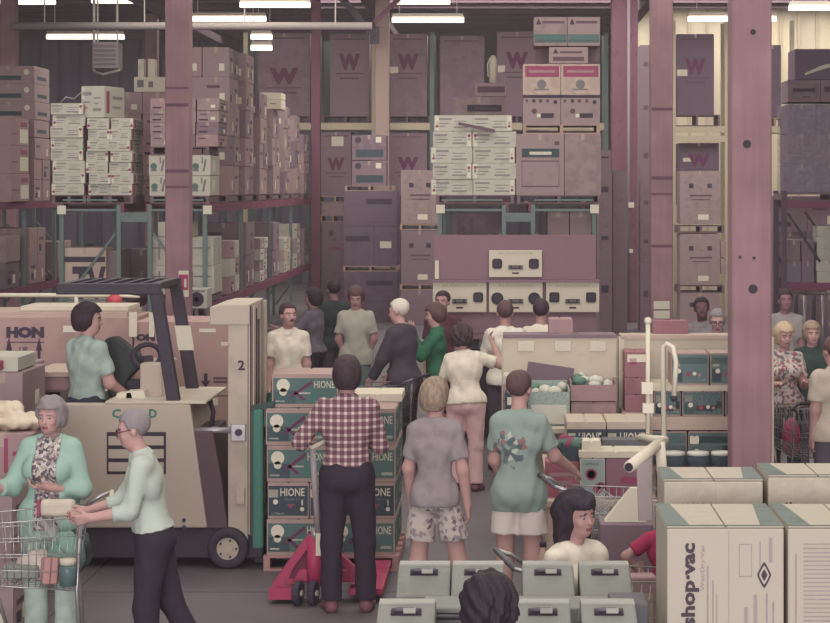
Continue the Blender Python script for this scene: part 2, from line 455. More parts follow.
# ------------------------------------------------------------------ implicit surfaces for people and soft things
class Field:
    def __init__(s, lo, hi, h):
        s.lo = np.array(lo, float); s.h = h
        s.n = np.maximum(np.ceil((np.array(hi) - s.lo) / h).astype(int) + 1, 3)
        s.F = np.full(s.n, .2)
        s.ax = [s.lo[i] + h * np.arange(s.n[i]) for i in range(3)]
    def sub(s, lo, hi, m=.05):
        sl = []
        for i in range(3):
            a = int(max(0, math.floor((lo[i] - m - s.lo[i]) / s.h))); b = int(min(s.n[i], math.ceil((hi[i] + m - s.lo[i]) / s.h) + 1))
            sl.append(slice(a, max(b, a)))
        return tuple(sl), s.ax[0][sl[0]][:, None, None], s.ax[1][sl[1]][None, :, None], s.ax[2][sl[2]][None, None, :]
    def put(s, sl, d, k, op='u'):
        A = s.F[sl]
        if A.size == 0: return
        if op == 'u':
            if k <= 0: s.F[sl] = np.minimum(A, d)
            else:
                h = np.clip(.5 + .5 * (A - d) / k, 0, 1)
                s.F[sl] = A + (d - A) * h - k * h * (1 - h)
        else:
            d = -d
            h = np.clip(.5 - .5 * (A - d) / max(k, 1e-4), 0, 1)
            s.F[sl] = A + (d - A) * h + k * h * (1 - h)
    def cone(s, a, b, ra, rb, k=.03, sy=1.0, cut=None, op='u'):
        a = np.array(a, float); b = np.array(b, float); R = max(ra, rb)
        sl, x, y, z = s.sub(np.minimum(a, b) - R, np.maximum(a, b) + R, .06)
        ba = b - a; ba2 = ba.copy(); ba2[1] /= sy
        px, py, pz = x - a[0], (y - a[1]) / sy, z - a[2]
        dd = max(float(ba2 @ ba2), 1e-9)
        t = np.clip((px * ba2[0] + py * ba2[1] + pz * ba2[2]) / dd, 0, 1)
        d = np.sqrt((px - t * ba2[0]) ** 2 + (py - t * ba2[1]) ** 2 + (pz - t * ba2[2]) ** 2) - (ra + (rb - ra) * t)
        if sy < 1: d = d * (.5 + .5 * sy)
        if cut is not None:        # cut: list of (point, direction): keep the side where (p-pt).dir < 0
            for (pt, dr) in cut:
                d = np.maximum(d, (x - pt[0]) * dr[0] + (y - pt[1]) * dr[1] + (z - pt[2]) * dr[2])
        s.put(sl, d, k, op)
    def ell(s, c, r, k=.02, R=None, op='u', cut=None):
        c = np.array(c, float); m = max(r)
        sl, x, y, z = s.sub(c - m, c + m, .04)
        px, py, pz = x - c[0], y - c[1], z - c[2]
        if R is not None:
            px, py, pz = (px * R[0][0] + py * R[1][0] + pz * R[2][0], px * R[0][1] + py * R[1][1] + pz * R[2][1], px * R[0][2] + py * R[1][2] + pz * R[2][2])
        k0 = np.sqrt((px / r[0]) ** 2 + (py / r[1]) ** 2 + (pz / r[2]) ** 2) + 1e-9
        k1 = np.sqrt((px / r[0] ** 2) ** 2 + (py / r[1] ** 2) ** 2 + (pz / r[2] ** 2) ** 2) + 1e-9
        s.put(sl, k0 * (k0 - 1) / k1, k, op)
    def clip(s, fn):
        """fn(x,y,z) > 0 is cut away"""
        x = s.ax[0][:, None, None]; y = s.ax[1][None, :, None]; z = s.ax[2][None, None, :]
        s.F = np.maximum(s.F, fn(x, y, z) + np.zeros_like(s.F))
    def ripple(s, amp, f=1.0, seed=0):
        x = s.ax[0][:, None, None]; y = s.ax[1][None, :, None]; z = s.ax[2][None, None, :]
        s.F = s.F + amp * (np.sin(f * (23 * x + 9 * z) + seed) * np.sin(f * (17 * z - 11 * y) + 2 * seed) + .6 * np.sin(f * (41 * x - 13 * z + 29 * y) + seed * 3))
    def nets(s):
        F = s.F; F[0] = F[-1] = .2; F[:, 0] = F[:, -1] = .2; F[:, :, 0] = F[:, :, -1] = .2
        I = F < 0
        c = [I[a:I.shape[0] - 1 + a, b:I.shape[1] - 1 + b, d:I.shape[2] - 1 + d] for a in (0, 1) for b in (0, 1) for d in (0, 1)]
        su = sum(q.astype(np.int8) for q in c)
        act = (su > 0) & (su < 8)
        idx = np.argwhere(act)
        if len(idx) == 0: return np.zeros((0, 3)), np.zeros((0, 4), int)
        ids = np.full(act.shape, -1, int); ids[act] = np.arange(len(idx))
        val = np.stack([F[idx[:, 0] + a, idx[:, 1] + b, idx[:, 2] + d] for a in (0, 1) for b in (0, 1) for d in (0, 1)], 1)
        cor = np.array([(a, b, d) for a in (0, 1) for b in (0, 1) for d in (0, 1)], float)
        acc = np.zeros((len(idx), 3)); cnt = np.zeros(len(idx))
        for i in range(8):
            for j in range(i + 1, 8):
                if abs(cor[i] - cor[j]).sum() != 1: continue
                m = (val[:, i] < 0) != (val[:, j] < 0)
                t = np.where(m, val[:, i] / np.where(m, val[:, i] - val[:, j], 1), 0)
                acc += m[:, None] * (cor[i] + t[:, None] * (cor[j] - cor[i])); cnt += m
        V = s.lo + s.h * (idx + acc / cnt[:, None])
        Q = []
        for axn in range(3):
            n = I.shape
            A = [slice(None)] * 3; B = [slice(None)] * 3
            A[axn] = slice(0, n[axn] - 1); B[axn] = slice(1, n[axn])
            e = np.argwhere(I[tuple(A)] != I[tuple(B)])
            o1, o2 = [(1, 2), (2, 0), (0, 1)][axn]
            def cell(da, db):
                q = e.copy(); q[:, o1] -= da; q[:, o2] -= db
                return ids[q[:, 0], q[:, 1], q[:, 2]]
            quad = np.stack([cell(1, 1), cell(0, 1), cell(0, 0), cell(1, 0)], 1)
            fl = ~I[tuple(A)][e[:, 0], e[:, 1], e[:, 2]]
            quad[fl] = quad[fl][:, ::-1]
            Q.append(quad)
        return V, np.concatenate(Q)
def np_mesh(V, Q, mats, mi=None):
    me = bpy.data.meshes.new('m')
    me.vertices.add(len(V)); me.vertices.foreach_set('co', np.ascontiguousarray(V, dtype=np.float32).ravel())
    me.loops.add(Q.size); me.loops.foreach_set('vertex_index', np.ascontiguousarray(Q, dtype=np.int32).ravel())
    me.polygons.add(len(Q)); me.polygons.foreach_set('loop_start', np.arange(0, Q.size, 4, dtype=np.int32))
    for m in (mats if isinstance(mats, (list, tuple)) else [mats]): me.materials.append(m)
    if mi is not None: me.polygons.foreach_set('material_index', np.ascontiguousarray(mi, dtype=np.int32))
    me.update(); me.validate(); me.shade_smooth()
    return me
# ------------------------------------------------------------------ people
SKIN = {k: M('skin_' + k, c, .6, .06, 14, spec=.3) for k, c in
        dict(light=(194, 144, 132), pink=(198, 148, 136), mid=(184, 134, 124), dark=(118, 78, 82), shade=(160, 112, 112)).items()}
LIP = M('lips', (150, 84, 92), .6, 0)
BROW = M('brow', (90, 68, 74), .9, 0)
EYEW = M('eye_white', (172, 152, 148), .4, 0)
EYED = M('eye_dark', (58, 44, 54), .4, 0)
HAIR = {k: M('hair_' + k, c, .65, .16, 40, .5, stretch=(1, 1, .4)) for k, c in
        dict(black=(52, 40, 50), dark=(66, 48, 56), brown=(96, 68, 66), grey=(138, 126, 126), white=(206, 194, 172), sandy=(158, 132, 108), blond=(192, 164, 128)).items()}
def rotm(rx, ry, rz):
    return np.array((Matrix.Rotation(rz, 3, 'Z') @ Matrix.Rotation(ry, 3, 'Y') @ Matrix.Rotation(rx, 3, 'X')))
def unit(v):
    v = np.array(v, float); return v / np.linalg.norm(v)
D = math.radians
DOWN = ((.10, 0, -1), (.05, .12, -1))
def person(label, px, Y, H, rot, skin='light', hair=('short', 'dark'), top=None, bottom=None, shoe=None, armR=DOWN, armL=DOWN,
           legR=None, legL=None, lean=0, side=0, twist=0, head=(0, 0, 0), fat=1.0, fem=False, vox=.012, z0=0.0, glasses=None, extras=(),
           brow=BROW, moustache=None, face=True, curl=.8, group=None, sock=None, name='person', jacket=None, palmR=None, palmL=None):
    u = H / 1.75
    hc = np.array((0, 0, .93))
    B = rotm(D(-lean), D(side), D(twist))
    up = lambda p: hc + B @ np.array(p, float)
    hw = .095 if fem else .085
    legR = legR or ((.03, .0, -1), (.0, -.02, -1)); legL = legL or ((.03, .0, -1), (.0, -.02, -1))
    hips = {1: np.array((hw, 0, .90)), -1: np.array((-hw, 0, .90))}
    legs = {}
    for sgn, lg in ((1, legR), (-1, legL)):
        a = hips[sgn]; d1 = unit(lg[0]) * (sgn, 1, 1); d2 = unit(lg[1]) * (sgn, 1, 1)
        kn = a + d1 * .43; an = kn + d2 * .41
        ft = lg[2] if len(lg) > 2 else 0.0
        fd = np.array((sgn * .25, 1, 0.0)); fd /= np.linalg.norm(fd)
        legs[sgn] = (a, kn, an, fd)
    zmin = min(legs[1][2][2], legs[-1][2][2]) - .065
    sw = (.14 if fem else .155) * (.35 + .65 * fat)
    fa = .4 + .6 * fat
    sh = {1: up((sw, 0, .475)), -1: up((-sw, 0, .475))}
    arms = {}
    for sgn, ar in ((1, armR), (-1, armL)):
        e = sh[sgn] + unit(ar[0]) * (sgn, 1, 1) * .285
        wv = unit(ar[1]) * (sgn, 1, 1)
        wr = e + wv * .25
        arms[sgn] = (sh[sgn], e, wr, wv)
    nb, nt_ = up((0, -.012, .50)), up((0, .012, .62))
    hd = up((0, .018, .705))
    Rh = B @ rotm(D(-head[1]), D(head[2]), D(head[0]))
    hp = lambda p: hd + Rh @ np.array(p, float)
    pts = [hd] + [q for a in arms.values() for q in a[:3]] + [q for l in legs.values() for q in l[:3]] + [hc]
    P = np.array(pts); lo = P.min(0) - .24; hi = P.max(0) + .24
    lo[2] = min(lo[2], zmin - .02)
    f = fat
    def torso(Fd, g=0.0, pel=True, chest=True, k=.035):
        if pel:
            Fd.cone((-hw * .75, -.01, .935), (hw * .75, -.01, .935), (.118 if fem else .108) * f + g, (.118 if fem else .108) * f + g, k, .88)
            Fd.cone((-.05, -.05, .91), (.05, -.05, .91), .085 * f + g, .085 * f + g, k)
        if chest:
            Fd.cone(up((-.045, 0, .08)), up((.045, 0, .08)), .105 * f + g, .105 * f + g, k, .85)
            Fd.cone(up((0, .005, .10)), up((0, .0, .36)), .118 * f + g, .13 * f + g, k, .8)
            Fd.cone(up((-.07, -.005, .35)), up((.07, -.005, .35)), .105 * f + g, .105 * f + g, k, .85)
            Fd.cone(up((-sw + .035, -.012, .465)), up((sw - .035, -.012, .465)), .056 + g, .056 + g, k)
            Fd.cone(up((-.05, -.02, .50)), up((.05, -.02, .50)), .05 + g, .05 + g, k)
            if fem:
                for sg in (-1, 1): Fd.ell(up((sg * .075, .09, .34)), (.07 + g, .065 + g, .07 + g), .04)
    def arm(Fd, sg, g0=0., g1=0., t=2.0, k=.03):
        a, e, wr, d = arms[sg]
        if t <= 1:
            q = a + (e - a) * t; Fd.cone(a, q, .055 * fa + g0, .05 * fa + g1, k, cut=[(q, unit(e - a))])
        else:
            Fd.cone(a, e, .054 * fa + g0, .044 * fa + g0, k)
            q = e + (wr - e) * (t - 1); Fd.cone(e, q, .043 + g0, (.043 - .014 * (t - 1)) + g1, k, cut=[(q, unit(wr - e))] if t < 2 else None)
    def leg(Fd, sg, g0=0., g1=0., t=2.0, k=.03):
        a, kn, an, _ = legs[sg]
        if t <= 1:
            q = a + (kn - a) * t; Fd.cone(a, q, .09 * f + g0, (.09 - .028 * t) * f + g1, k, cut=[(q, unit(kn - a))])
        else:
            Fd.cone(a, kn, .09 * f + g0, .06 + g0, k)
            q = kn + (an - kn) * (t - 1)
            Fd.cone(kn, q, .06 + g0, .06 - .018 * (t - 1) + g1, k, cut=[(q, unit(an - kn))] if t < 2 else None)
            if g0 < .004: Fd.cone(kn + (an - kn) * .15 + (0, -.02, 0), kn + (an - kn) * .5 + (0, -.012, 0), .045, .036, .03)
    # --- the body: one continuous surface
    Fd = Field(lo, hi, vox / u)
    torso(Fd); vx = vox / u
    for sg in (1, -1):
        arm(Fd, sg); leg(Fd, sg)
        _, _, an, fd = legs[sg]
        Fd.cone(an + (0, -.03, -.03), an + fd * .15 + (0, 0, -.045), .035, .026, .03)
        # hand: four metacarpals side by side, four bent fingers, a thumb from the side of the palm
        a, e, wr, d = arms[sg]
        pn = palmR if sg == 1 else palmL
        n = unit(np.array(pn, float)) if pn is not None else unit(np.cross((0, sg, 0), d) + 1e-6)
        n = unit(n - d * (n @ d)); ac = np.cross(d, n) * 1.0
        if pn is None and ac[1] < 0: ac = -ac
        fr = max(.0088, vx * .62)
        for i in range(4):
            o = (i - 1.5) * .0195
            kk = wr + d * .085 + ac * o
            Fd.cone(wr + ac * o * .5, kk, .017, .012, .012)
            L = (.068, .082, .076, .058)[3 - i]
            c1 = d * math.cos(curl * .6) + n * math.sin(curl * .6); c2 = d * math.cos(curl * 1.7) + n * math.sin(curl * 1.7)
            m1 = kk + c1 * L * .52
            Fd.cone(kk, m1, fr, fr * .95, .004); Fd.cone(m1, m1 + c2 * L * .5, fr * .95, fr * .85, .004)
        tb = wr + d * .025 + ac * .03
        t1 = tb + unit(d * .75 + ac * .6 + n * .35) * .04
        Fd.cone(wr + d * .01 + ac * .012, tb, .016, .013, .01); Fd.cone(tb, t1, .012, .0105, .006); Fd.cone(t1, t1 + unit(d + n * .5) * .03, .0105, fr, .004)
    Fd.cone(nb, nt_, .058 if not fem else .05, .052 if not fem else .045, .03)
    hs = 1.0
    Fd.ell(hp((0, -.014, .032)), (.076, .096, .086), .02, Rh)
    Fd.ell(hp((0, .028, -.028)), (.060, .064, .088), .03, Rh)
    Fd.ell(hp((0, .042, -.078)), (.040, .046, .036), .03, Rh)
    Fd.ell(hp((.0, .062, .022)), (.056, .03, .02), .02, Rh)
    for sg in (-1, 1):
        Fd.ell(hp((sg * .033, .095, .002)), (.015, .013, .010), .012, Rh, op='s')
        Fd.ell(hp((sg * .038, .066, -.03)), (.022, .022, .022), .02, Rh)
        Fd.ell(hp((sg * .077, -.004, -.012)), (.012, .022, .032), .008, Rh)
    Fd.cone(hp((0, .086, .01)), hp((0, .106, -.030)), .008, .0125, .012)
    Fd.ell(hp((0, .083, -.064)), (.024, .012, .010), .008, Rh)
    V, Q = Fd.nets()
    C = V[Q].mean(1)
    loc = (C - hd) @ Rh
    mi = np.zeros(len(Q), int)
    if face:
        mi[(loc[:, 1] > .075) & (abs(loc[:, 0]) < .024) & (abs(loc[:, 2] + .064) < .009)] = 1
        for sg in (-1, 1):
            mi[(loc[:, 1] > .05) & (abs(loc[:, 0] - sg * .033) < .021) & (abs(loc[:, 2] - .022) < .0046)] = 2
    off = np.array((0, 0, -zmin))
    loc0 = (PX(px, Y), Y, z0)
    W = lambda v: (v + off) * u
    t = link(name, np_mesh(W(V), Q, [SKIN[skin], LIP, brow], mi), None, loc0, (0, 0, rot))
    tag(t, label, 'person', group)
    def child(nm, Fx, mat, lab=None):
        v, q = Fx.nets()
        if len(q) == 0: return None
        o = link(nm, np_mesh(W(v), q, mat), t)
        if lab: o['label'] = lab
        return o
    # --- clothes
    if bottom:
        kind, mat = bottom[0], bottom[1]
        G = Field(lo, hi, vx)
        loose = bottom[2] if len(bottom) > 2 else .012
        torso(G, .012, chest=False)
        G.cone(up((-.045, 0, .06)), up((.045, 0, .06)), .108 * f + .006, .108 * f + .006, .05, .85)
        tl = {'pants': 1.96, 'shorts': .62, 'skirt': 1.3}[kind]
        for sg in (1, -1): leg(G, sg, loose if kind != 'shorts' else .010, loose * 1.2 + (.012 if kind == 'shorts' else .008), tl, .025)
        G.ripple(.003, 1.3, px)
        wz = .93 + .115
        G.clip(lambda x, y, z: (z - wz) - y * math.tan(D(lean)) * .5)
        child({'pants': 'trousers', 'shorts': 'shorts', 'skirt': 'skirt'}[kind], G, mat)
    if top:
        kind, mat = top[0], top[1]
        hem = top[2] if len(top) > 2 else .05
        G = Field(lo, hi, vx)
        torso(G, .018, pel=hem < .06)
        if hem < .06: G.cone((-hw * .75, -.01, .935), (hw * .75, -.01, .935), (.118 if fem else .108) * f + .020, (.118 if fem else .108) * f + .020, .03, .9)
        if hem < .06: G.cone((-.05, -.05, .91), (.05, -.05, .91), .085 * f + .030, .085 * f + .030, .03)
        if hem < -.05:
            for sg in (1, -1): leg(G, sg, .024, .030, .45, .06)
        ts = {'tee': .72, 'polo': .72, 'long': 1.93, 'rolled': 1.45, 'tank': .1}[kind]
        for sg in (1, -1):
            arm(G, sg, .012, .018 if ts < 1 else .012, ts)
        G.cone(nb, nt_, .068, .062, .02, cut=[(nb + (nt_ - nb) * (.42 if kind in ('tee',) else .58), unit(nt_ - nb))])
        if kind in ('polo', 'rolled', 'long'):
            G.cone(nb + (nt_ - nb) * .12, nb + (nt_ - nb) * .5, .092, .066, .008, cut=[(nb + (nt_ - nb) * .5, unit(nt_ - nb)), (nb + (nt_ - nb) * .12, -unit(nt_ - nb))])
        G.ripple(.0042, 1.5, px * .7)
        n_ = B @ np.array((0, 0, 1.0)); p_ = up((0, 0, hem))
        G.clip(lambda x, y, z: -((x - p_[0]) * n_[0] + (y - p_[1]) * n_[1] + (z - p_[2]) * n_[2]))
        if len(top) > 3 and top[3] == 'open':     # open at the front (a cardigan)
            ix = B @ np.array((1.0, 0, 0)); iy = B @ np.array((0, 1.0, 0)); c0 = up((0, 0, 0))
            G.clip(lambda x, y, z: np.minimum(np.minimum(.075 - abs((x - c0[0]) * ix[0] + (y - c0[1]) * ix[1] + (z - c0[2]) * ix[2]), ((x - c0[0]) * iy[0] + (y - c0[1]) * iy[1] + (z - c0[2]) * iy[2]) - .02), .05))
        child(top[4] if len(top) > 4 else 'shirt', G, mat)
    if jacket:
        kind, mat, hem = jacket[:3]
        G = Field(lo, hi, vx)
        torso(G, .030)
        if hem < .06: G.cone((-.05, -.05, .91), (.05, -.05, .91), .085 * f + .040, .085 * f + .040, .03); G.cone((-hw * .75, -.01, .935), (hw * .75, -.01, .935), .108 * f + .036, .108 * f + .036, .03, .9)
        for sg in (1, -1):
            arm(G, sg, .023, .020, {'long': 1.95, 'rolled': 1.5}[kind])
            if hem < 0: leg(G, sg, .03, .03, .5, .06)
        G.cone(nb, nt_, .072, .066, .02, cut=[(nb + (nt_ - nb) * .35, unit(nt_ - nb))])
        G.ripple(.003, 1.0, px)
        n_ = B @ np.array((0, 0, 1.0)); p_ = up((0, 0, hem))
        G.clip(lambda x, y, z: -((x - p_[0]) * n_[0] + (y - p_[1]) * n_[1] + (z - p_[2]) * n_[2]))
        ix = B @ np.array((1.0, 0, 0)); iy = B @ np.array((0, 1.0, 0)); c0 = up((0, 0, 0)); gap = jacket[3]
        def opening(x, y, z):
            lx = (x - c0[0]) * ix[0] + (y - c0[1]) * ix[1] + (z - c0[2]) * ix[2]
            ly = (x - c0[0]) * iy[0] + (y - c0[1]) * iy[1] + (z - c0[2]) * iy[2]
            lz = (x - c0[0]) * n_[0] + (y - c0[1]) * n_[1] + (z - c0[2]) * n_[2]
            return np.minimum(gap - abs(lx), ly - .01)
        G.clip(opening)
        child(jacket[4], G, mat)
    if shoe:
        for sg in (1, -1):
            _, _, an, fd = legs[sg]
            q0 = an + (0, -.03, -.03); q1 = an + fd * .15 + (0, 0, -.04)
            a0 = np.minimum(q0, q1) - .08; a1 = np.maximum(q0, q1) + .09
            G = Field(a0, a1, min(vx, .012))
            G.cone(q0, q1, .044, .037, .02); G.cone(an, an + (0, -.02, -.02), .045, .045, .02)
            G.clip(lambda x, y, z: (an[2] - .065) - z)
            child('shoe', G, shoe)
    # --- hair
    if hair:
        st, hcn = hair[0], hair[1]
        a0 = hd - .25; a1 = hd + .25
        if st == 'long': a0 = hd - (.28, .28, .42)
        G = Field(a0, a1, min(vx, .010) if vox < .013 else vx * .9)
        g = {'short': .012, 'bald': .006, 'full': .024, 'curly': .040, 'long': .034, 'bob': .028, 'perm': .028}[st]
        G.ell(hp((0, -.016, .036)), (.076 + g, .096 + g, .084 + g), .02, Rh)
        if st in ('full', 'perm', 'curly', 'bob', 'long'):
            G.ell(hp((0, -.05, -.01)), (.078 + g, .066 + g, .085 + g), .03, Rh)
        if st == 'long':
            for sg in (-1, 1):
                G.cone(hp((sg * .07, -.04, 0)), hp((sg * .085, -.06, -.20)), .05, .042, .03)
            G.cone(hp((0, -.08, 0)), hp((0, -.10, -.24)), .075, .065, .04)
            G.ell(hp((0.02, .06, .085)), (.07, .05, .035), .03, Rh)
        amp, fr_ = {'curly': (.011, 3.0), 'perm': (.005, 2.2), 'long': (.009, 1.9), 'bob': (.004, 1.6)}.get(st, (.0018, 1.5))
        G.ripple(amp, fr_, px)
        R0 = Rh
        def face_cut(x, y, z):
            lx = (x - hd[0]) * R0[0][0] + (y - hd[1]) * R0[1][0] + (z - hd[2]) * R0[2][0]
            ly = (x - hd[0]) * R0[0][1] + (y - hd[1]) * R0[1][1] + (z - hd[2]) * R0[2][1]
            lz = (x - hd[0]) * R0[0][2] + (y - hd[1]) * R0[1][2] + (z - hd[2]) * R0[2][2]
            hl = {'short': .072, 'bald': .10, 'full': .060, 'curly': .075, 'long': .052, 'bob': .058, 'perm': .062}[st]     # hair line over the forehead
            low = {'short': -.062, 'bald': -.05, 'full': -.10, 'curly': -.10, 'long': -.5, 'bob': -.12, 'perm': -.09}[st]   # nape
            fx = {'short': .028, 'bald': .0, 'full': .034, 'curly': .03, 'long': .03, 'bob': .042, 'perm': .032}[st]      # where the side edge runs
            front = np.minimum(ly - fx - .25 * np.maximum(0, lz), hl - lz)
            ear = np.minimum(np.minimum(ly + .03, .0 - lz), .04) if st in ('short', 'bald') else np.full_like(front, -1)
            nape = low - lz
            out = np.maximum(np.maximum(front, nape), ear)
            if st == 'bald': out = np.maximum(out, np.minimum(lz - .07, ly + .06))
            return out
        G.clip(face_cut)
        child('hair', G, HAIR[hcn])
    # --- eyes, glasses, moustache
    if face:
        for sg in (-1, 1):
            c = W(hp((sg * .033, .0785, .001)))
            eo = ball('eye', t, c, .0105 * u, EYEW)
            ball('iris', eo, tuple(Rh @ np.array((0, .6, 0))), .58, EYED)
    if moustache:
        G = Field(hd - .2, hd + .2, .006)
        for sg in (-1, 1): G.cone(hp((0, .094, -.048)), hp((sg * .03, .082, -.058)), .009, .006, .004)
        child('moustache', G, HAIR[moustache])
    if glasses:
        dat = []
        for sg in (-1, 1):
            ring = [W(hp((sg * .034 + .026 * math.cos(a), .104, .0 + .022 * math.sin(a)))) for a in np.linspace(0, 2 * math.pi, 12, endpoint=False)]
            dat.append(tube_data(ring, .0035 * u, 5, True))
            dat.append(tube_data([W(hp((sg * .06, .102, .006))), W(hp((sg * .08, .04, .008))), W(hp((sg * .082, -.01, .0)))], .003 * u, 5))
        dat.append(tube_data([W(hp((-.01, .106, .004))), W(hp((.01, .106, .004)))], .003 * u, 5))
        multi('glasses', t, dat, glasses, True)
    t_info = dict(ob=t, arms={k: [W(q) for q in v[:3]] for k, v in arms.items()}, head=W(hd), up=lambda p: W(up(p)), W=W, lean=lean, hp=lambda p: W(hp(p)), u=u)
    return t_info
BALLS = {}
def ball(name, parent, c, r, mat, n=10):
    if (mat.name, n) not in BALLS:
        V = [(0, 0, -1)]; F = []
        for i in range(1, n // 2):
            for k in range(n):
                a = 2 * math.pi * k / n; b = -math.pi / 2 + math.pi * i / (n // 2)
                V.append((math.cos(a) * math.cos(b), math.sin(a) * math.cos(b), math.sin(b)))
        V.append((0, 0, 1)); L = n // 2 - 1
        for k in range(n):
            F.append((0, 1 + (k + 1) % n, 1 + k)); F.append((len(V) - 1, 1 + (L - 1) * n + k, 1 + (L - 1) * n + (k + 1) % n))
            for i in range(L - 1):
                F.append((1 + i * n + k, 1 + i * n + (k + 1) % n, 1 + (i + 1) * n + (k + 1) % n, 1 + (i + 1) * n + k))
        BALLS[(mat.name, n)] = mesh(V, F, mat, True)
    o = bpy.data.objects.new(name, BALLS[(mat.name, n)]); COL.objects.link(o)
    o.location = c; o.scale = (r, r, r) if not isinstance(r, (tuple, list)) else r
    if parent: o.parent = parent
    return o
# ------------------------------------------------------------------ the building
def quad(name, pts, mat):
    return structure(link(name, mesh(pts, [(0, 1, 2, 3)], mat)))
def slab(name, x0, x1, y0, y1, z0, z1, mat):
    V, F = boxdata(((x0 + x1) / 2, (y0 + y1) / 2, (z0 + z1) / 2), (x1 - x0, y1 - y0, z1 - z0))
    return structure(link(name, mesh(V, F, mat)))
XL, XR, YB, ZC = -19.0, 13.0, 62.0, 7.7
floor = slab('floor', XL, XR, -3, YB, -.2, 0, FLOORM)
def joint_cut():
    # saw-cut slab joints
    jm = M('floor_joint', (84, 74, 84), .9, 0)
    for y in (9.0, 14.6, 20.5):
        pbox('slab_joint', floor, (-3, y, .0005), (30, .012, .002), jm)
    for x in (-3.1, 2.6):
        pbox('slab_joint', floor, (x, 18, .0005), (.012, 36, .002), jm)
joint_cut()
ceiling = slab('ceiling', XL, XR, -3, YB, ZC, ZC + .2, CEILM)
wl = slab('wall_left', XL - .2, XL, -3, YB, 0, ZC, WALLD)
wr = slab('wall_right', XR, XR + .2, -3, YB, 0, ZC, WALLP)
wb = slab('wall_back', XL, XR, YB, YB + .2, 0, ZC, WALLD)
wp = slab('wall_partition', 3.2, XR, 50.5, 50.7, 0, ZC, WALLP)
rib_d = M('sheet_rib_dark', (92, 84, 102), .8, .05); rib_p = M('sheet_rib_pale', (196, 178, 146), .8, .05)
for i in range(36):
    pbox('sheet_rib', wb, (-18.6 + i * .62, YB - .03, ZC / 2), (.10, .06, ZC), rib_d)
for i in range(20):
    pbox('sheet_rib', wp, (3.4 + i * .46, 50.47, ZC / 2), (.07, .06, ZC), rib_p)
# purlins and joists under the deck, each a child of the ceiling
PUR = M('purlin_wood', (110, 86, 98), .9, .12, 3)
for i in range(16):
    pbox('purlin', ceiling, (-3, 38 + i * 1.5, ZC - .13), (32, .10, .26), PUR)
for x in (-15.2, -8.2, -3.0, 3.4, 9.0):
    pbox('girder', ceiling, (x, 30, ZC - .36), (.24, 64, .40), PUR)
# ------------------------------------------------------------------ timber posts
def timber_post(label, px0, px1, Y, name='timber_post', top=ZC, mat=None, bands=()):
    x0, x1 = PX(px0, Y), PX(px1, Y); wd = x1 - x0
    V, F = boxdata((0, 0, top / 2), (wd, wd, top))
    t = bevel(structure(link(name, mesh(V, F, mat or POST), None, ((x0 + x1) / 2, Y + wd / 2, 0))), .012, 1)
    t['label'] = label
    for (py, h, m) in bands:
        pbox('stain_band', t, (0, -wd / 2 - .001, PZ(py, Y)), (wd * .96, .003, h), m)
    return t, wd
STAIN = M('post_stain', (112, 74, 92), .9, .2, 8)
p1, w1 = timber_post('thick near timber post beside the teal cases', 732, 772, 15.4, 'timber_post')
for (x, y, r) in ((753, 32, .022), (747, 144, .032), (753, 289, .036), (740, 257, .012), (754, 258, .012)):
    disc('bolt_hole', p1, (PX(x, 15.4) - p1.location.x, -w1 / 2 - .001, PZ(y, 15.4)), r, .01, BLACK, n=12)
p2, w2 = timber_post('timber post behind the white panel bins', 651, 673, 27.5, 'timber_post', bands=((109, .04, STAIN), (178, .05, STAIN), (194, .03, STAIN), (246, .04, STAIN)))
p3, w3 = timber_post('timber post standing in front of the white cartons', 165, 189, 26.0, 'timber_post', bands=((88, .03, STAIN), (105, .04, STAIN), (171, .04, STAIN), (187, .03, STAIN)))
timber_post('far timber post above the stacked tan boxes', 0, 15, 45.0, 'timber_post')
timber_post('far timber post between the unit heater and near post', 145, 157, 52.0, 'timber_post')
timber_post('slim dark red post in front of wide refrigerator carton', 311, 320, 46.0, 'timber_post', mat=M('post_red', (128, 76, 92), .85, .1))
timber_post('pale timber post between the refrigerator cartons', 375, 389, 46.2, 'timber_post', mat=M('post_pale', (178, 148, 134), .85, .1))
timber_post('dark red post behind the tall carton column', 612, 638, 44.0, 'timber_post', mat=M('post_maroon', (126, 80, 96), .85, .1))
# conduit and boxes on posts
c_ = thing('conduit', 'thin pale conduit running up the dark red post with boxes', 'conduit', (PX(629, 43.7), 43.8, 0))
tube('pipe', c_, [(0, 0, .02), (0, 0, ZC - .05)], .035, M('conduit_grey', (150, 128, 134), .6, .05))
pbox('junction_box', c_, (.05, -.04, PZ(205, 43.7)), (.12, .1, .12), PAPER)
pbox('junction_box', c_, (.05, -.04, PZ(251, 43.7)), (.08, .08, .08), PAPER)
sgn = thing('paper_sign', 'white paper notice pair taped on timber post above brown carton', 'sign', (PX(662, 27.4), 27.47, PZ(312, 27.4)))
pbox('sheet', sgn, (0, 0, .09), (.22, .008, .11), PAPER); pbox('sheet', sgn, (0, 0, -.04), (.22, .008, .11), PAPER)
ext = thing('fire_extinguisher_sign', 'red and white arrow sign fixed to timber post', 'sign', (PX(183, 25.9), 25.95, PZ(284, 25.9)))
pbox('sign_panel', ext, (0, 0, 0), (.13, .015, .34), PAPER); pbox('red_panel', ext, (0, -.01, .02), (.12, .012, .2), PJR); pbox('white_bar', ext, (.025, -.018, .01), (.03, .006, .11), PAPER)
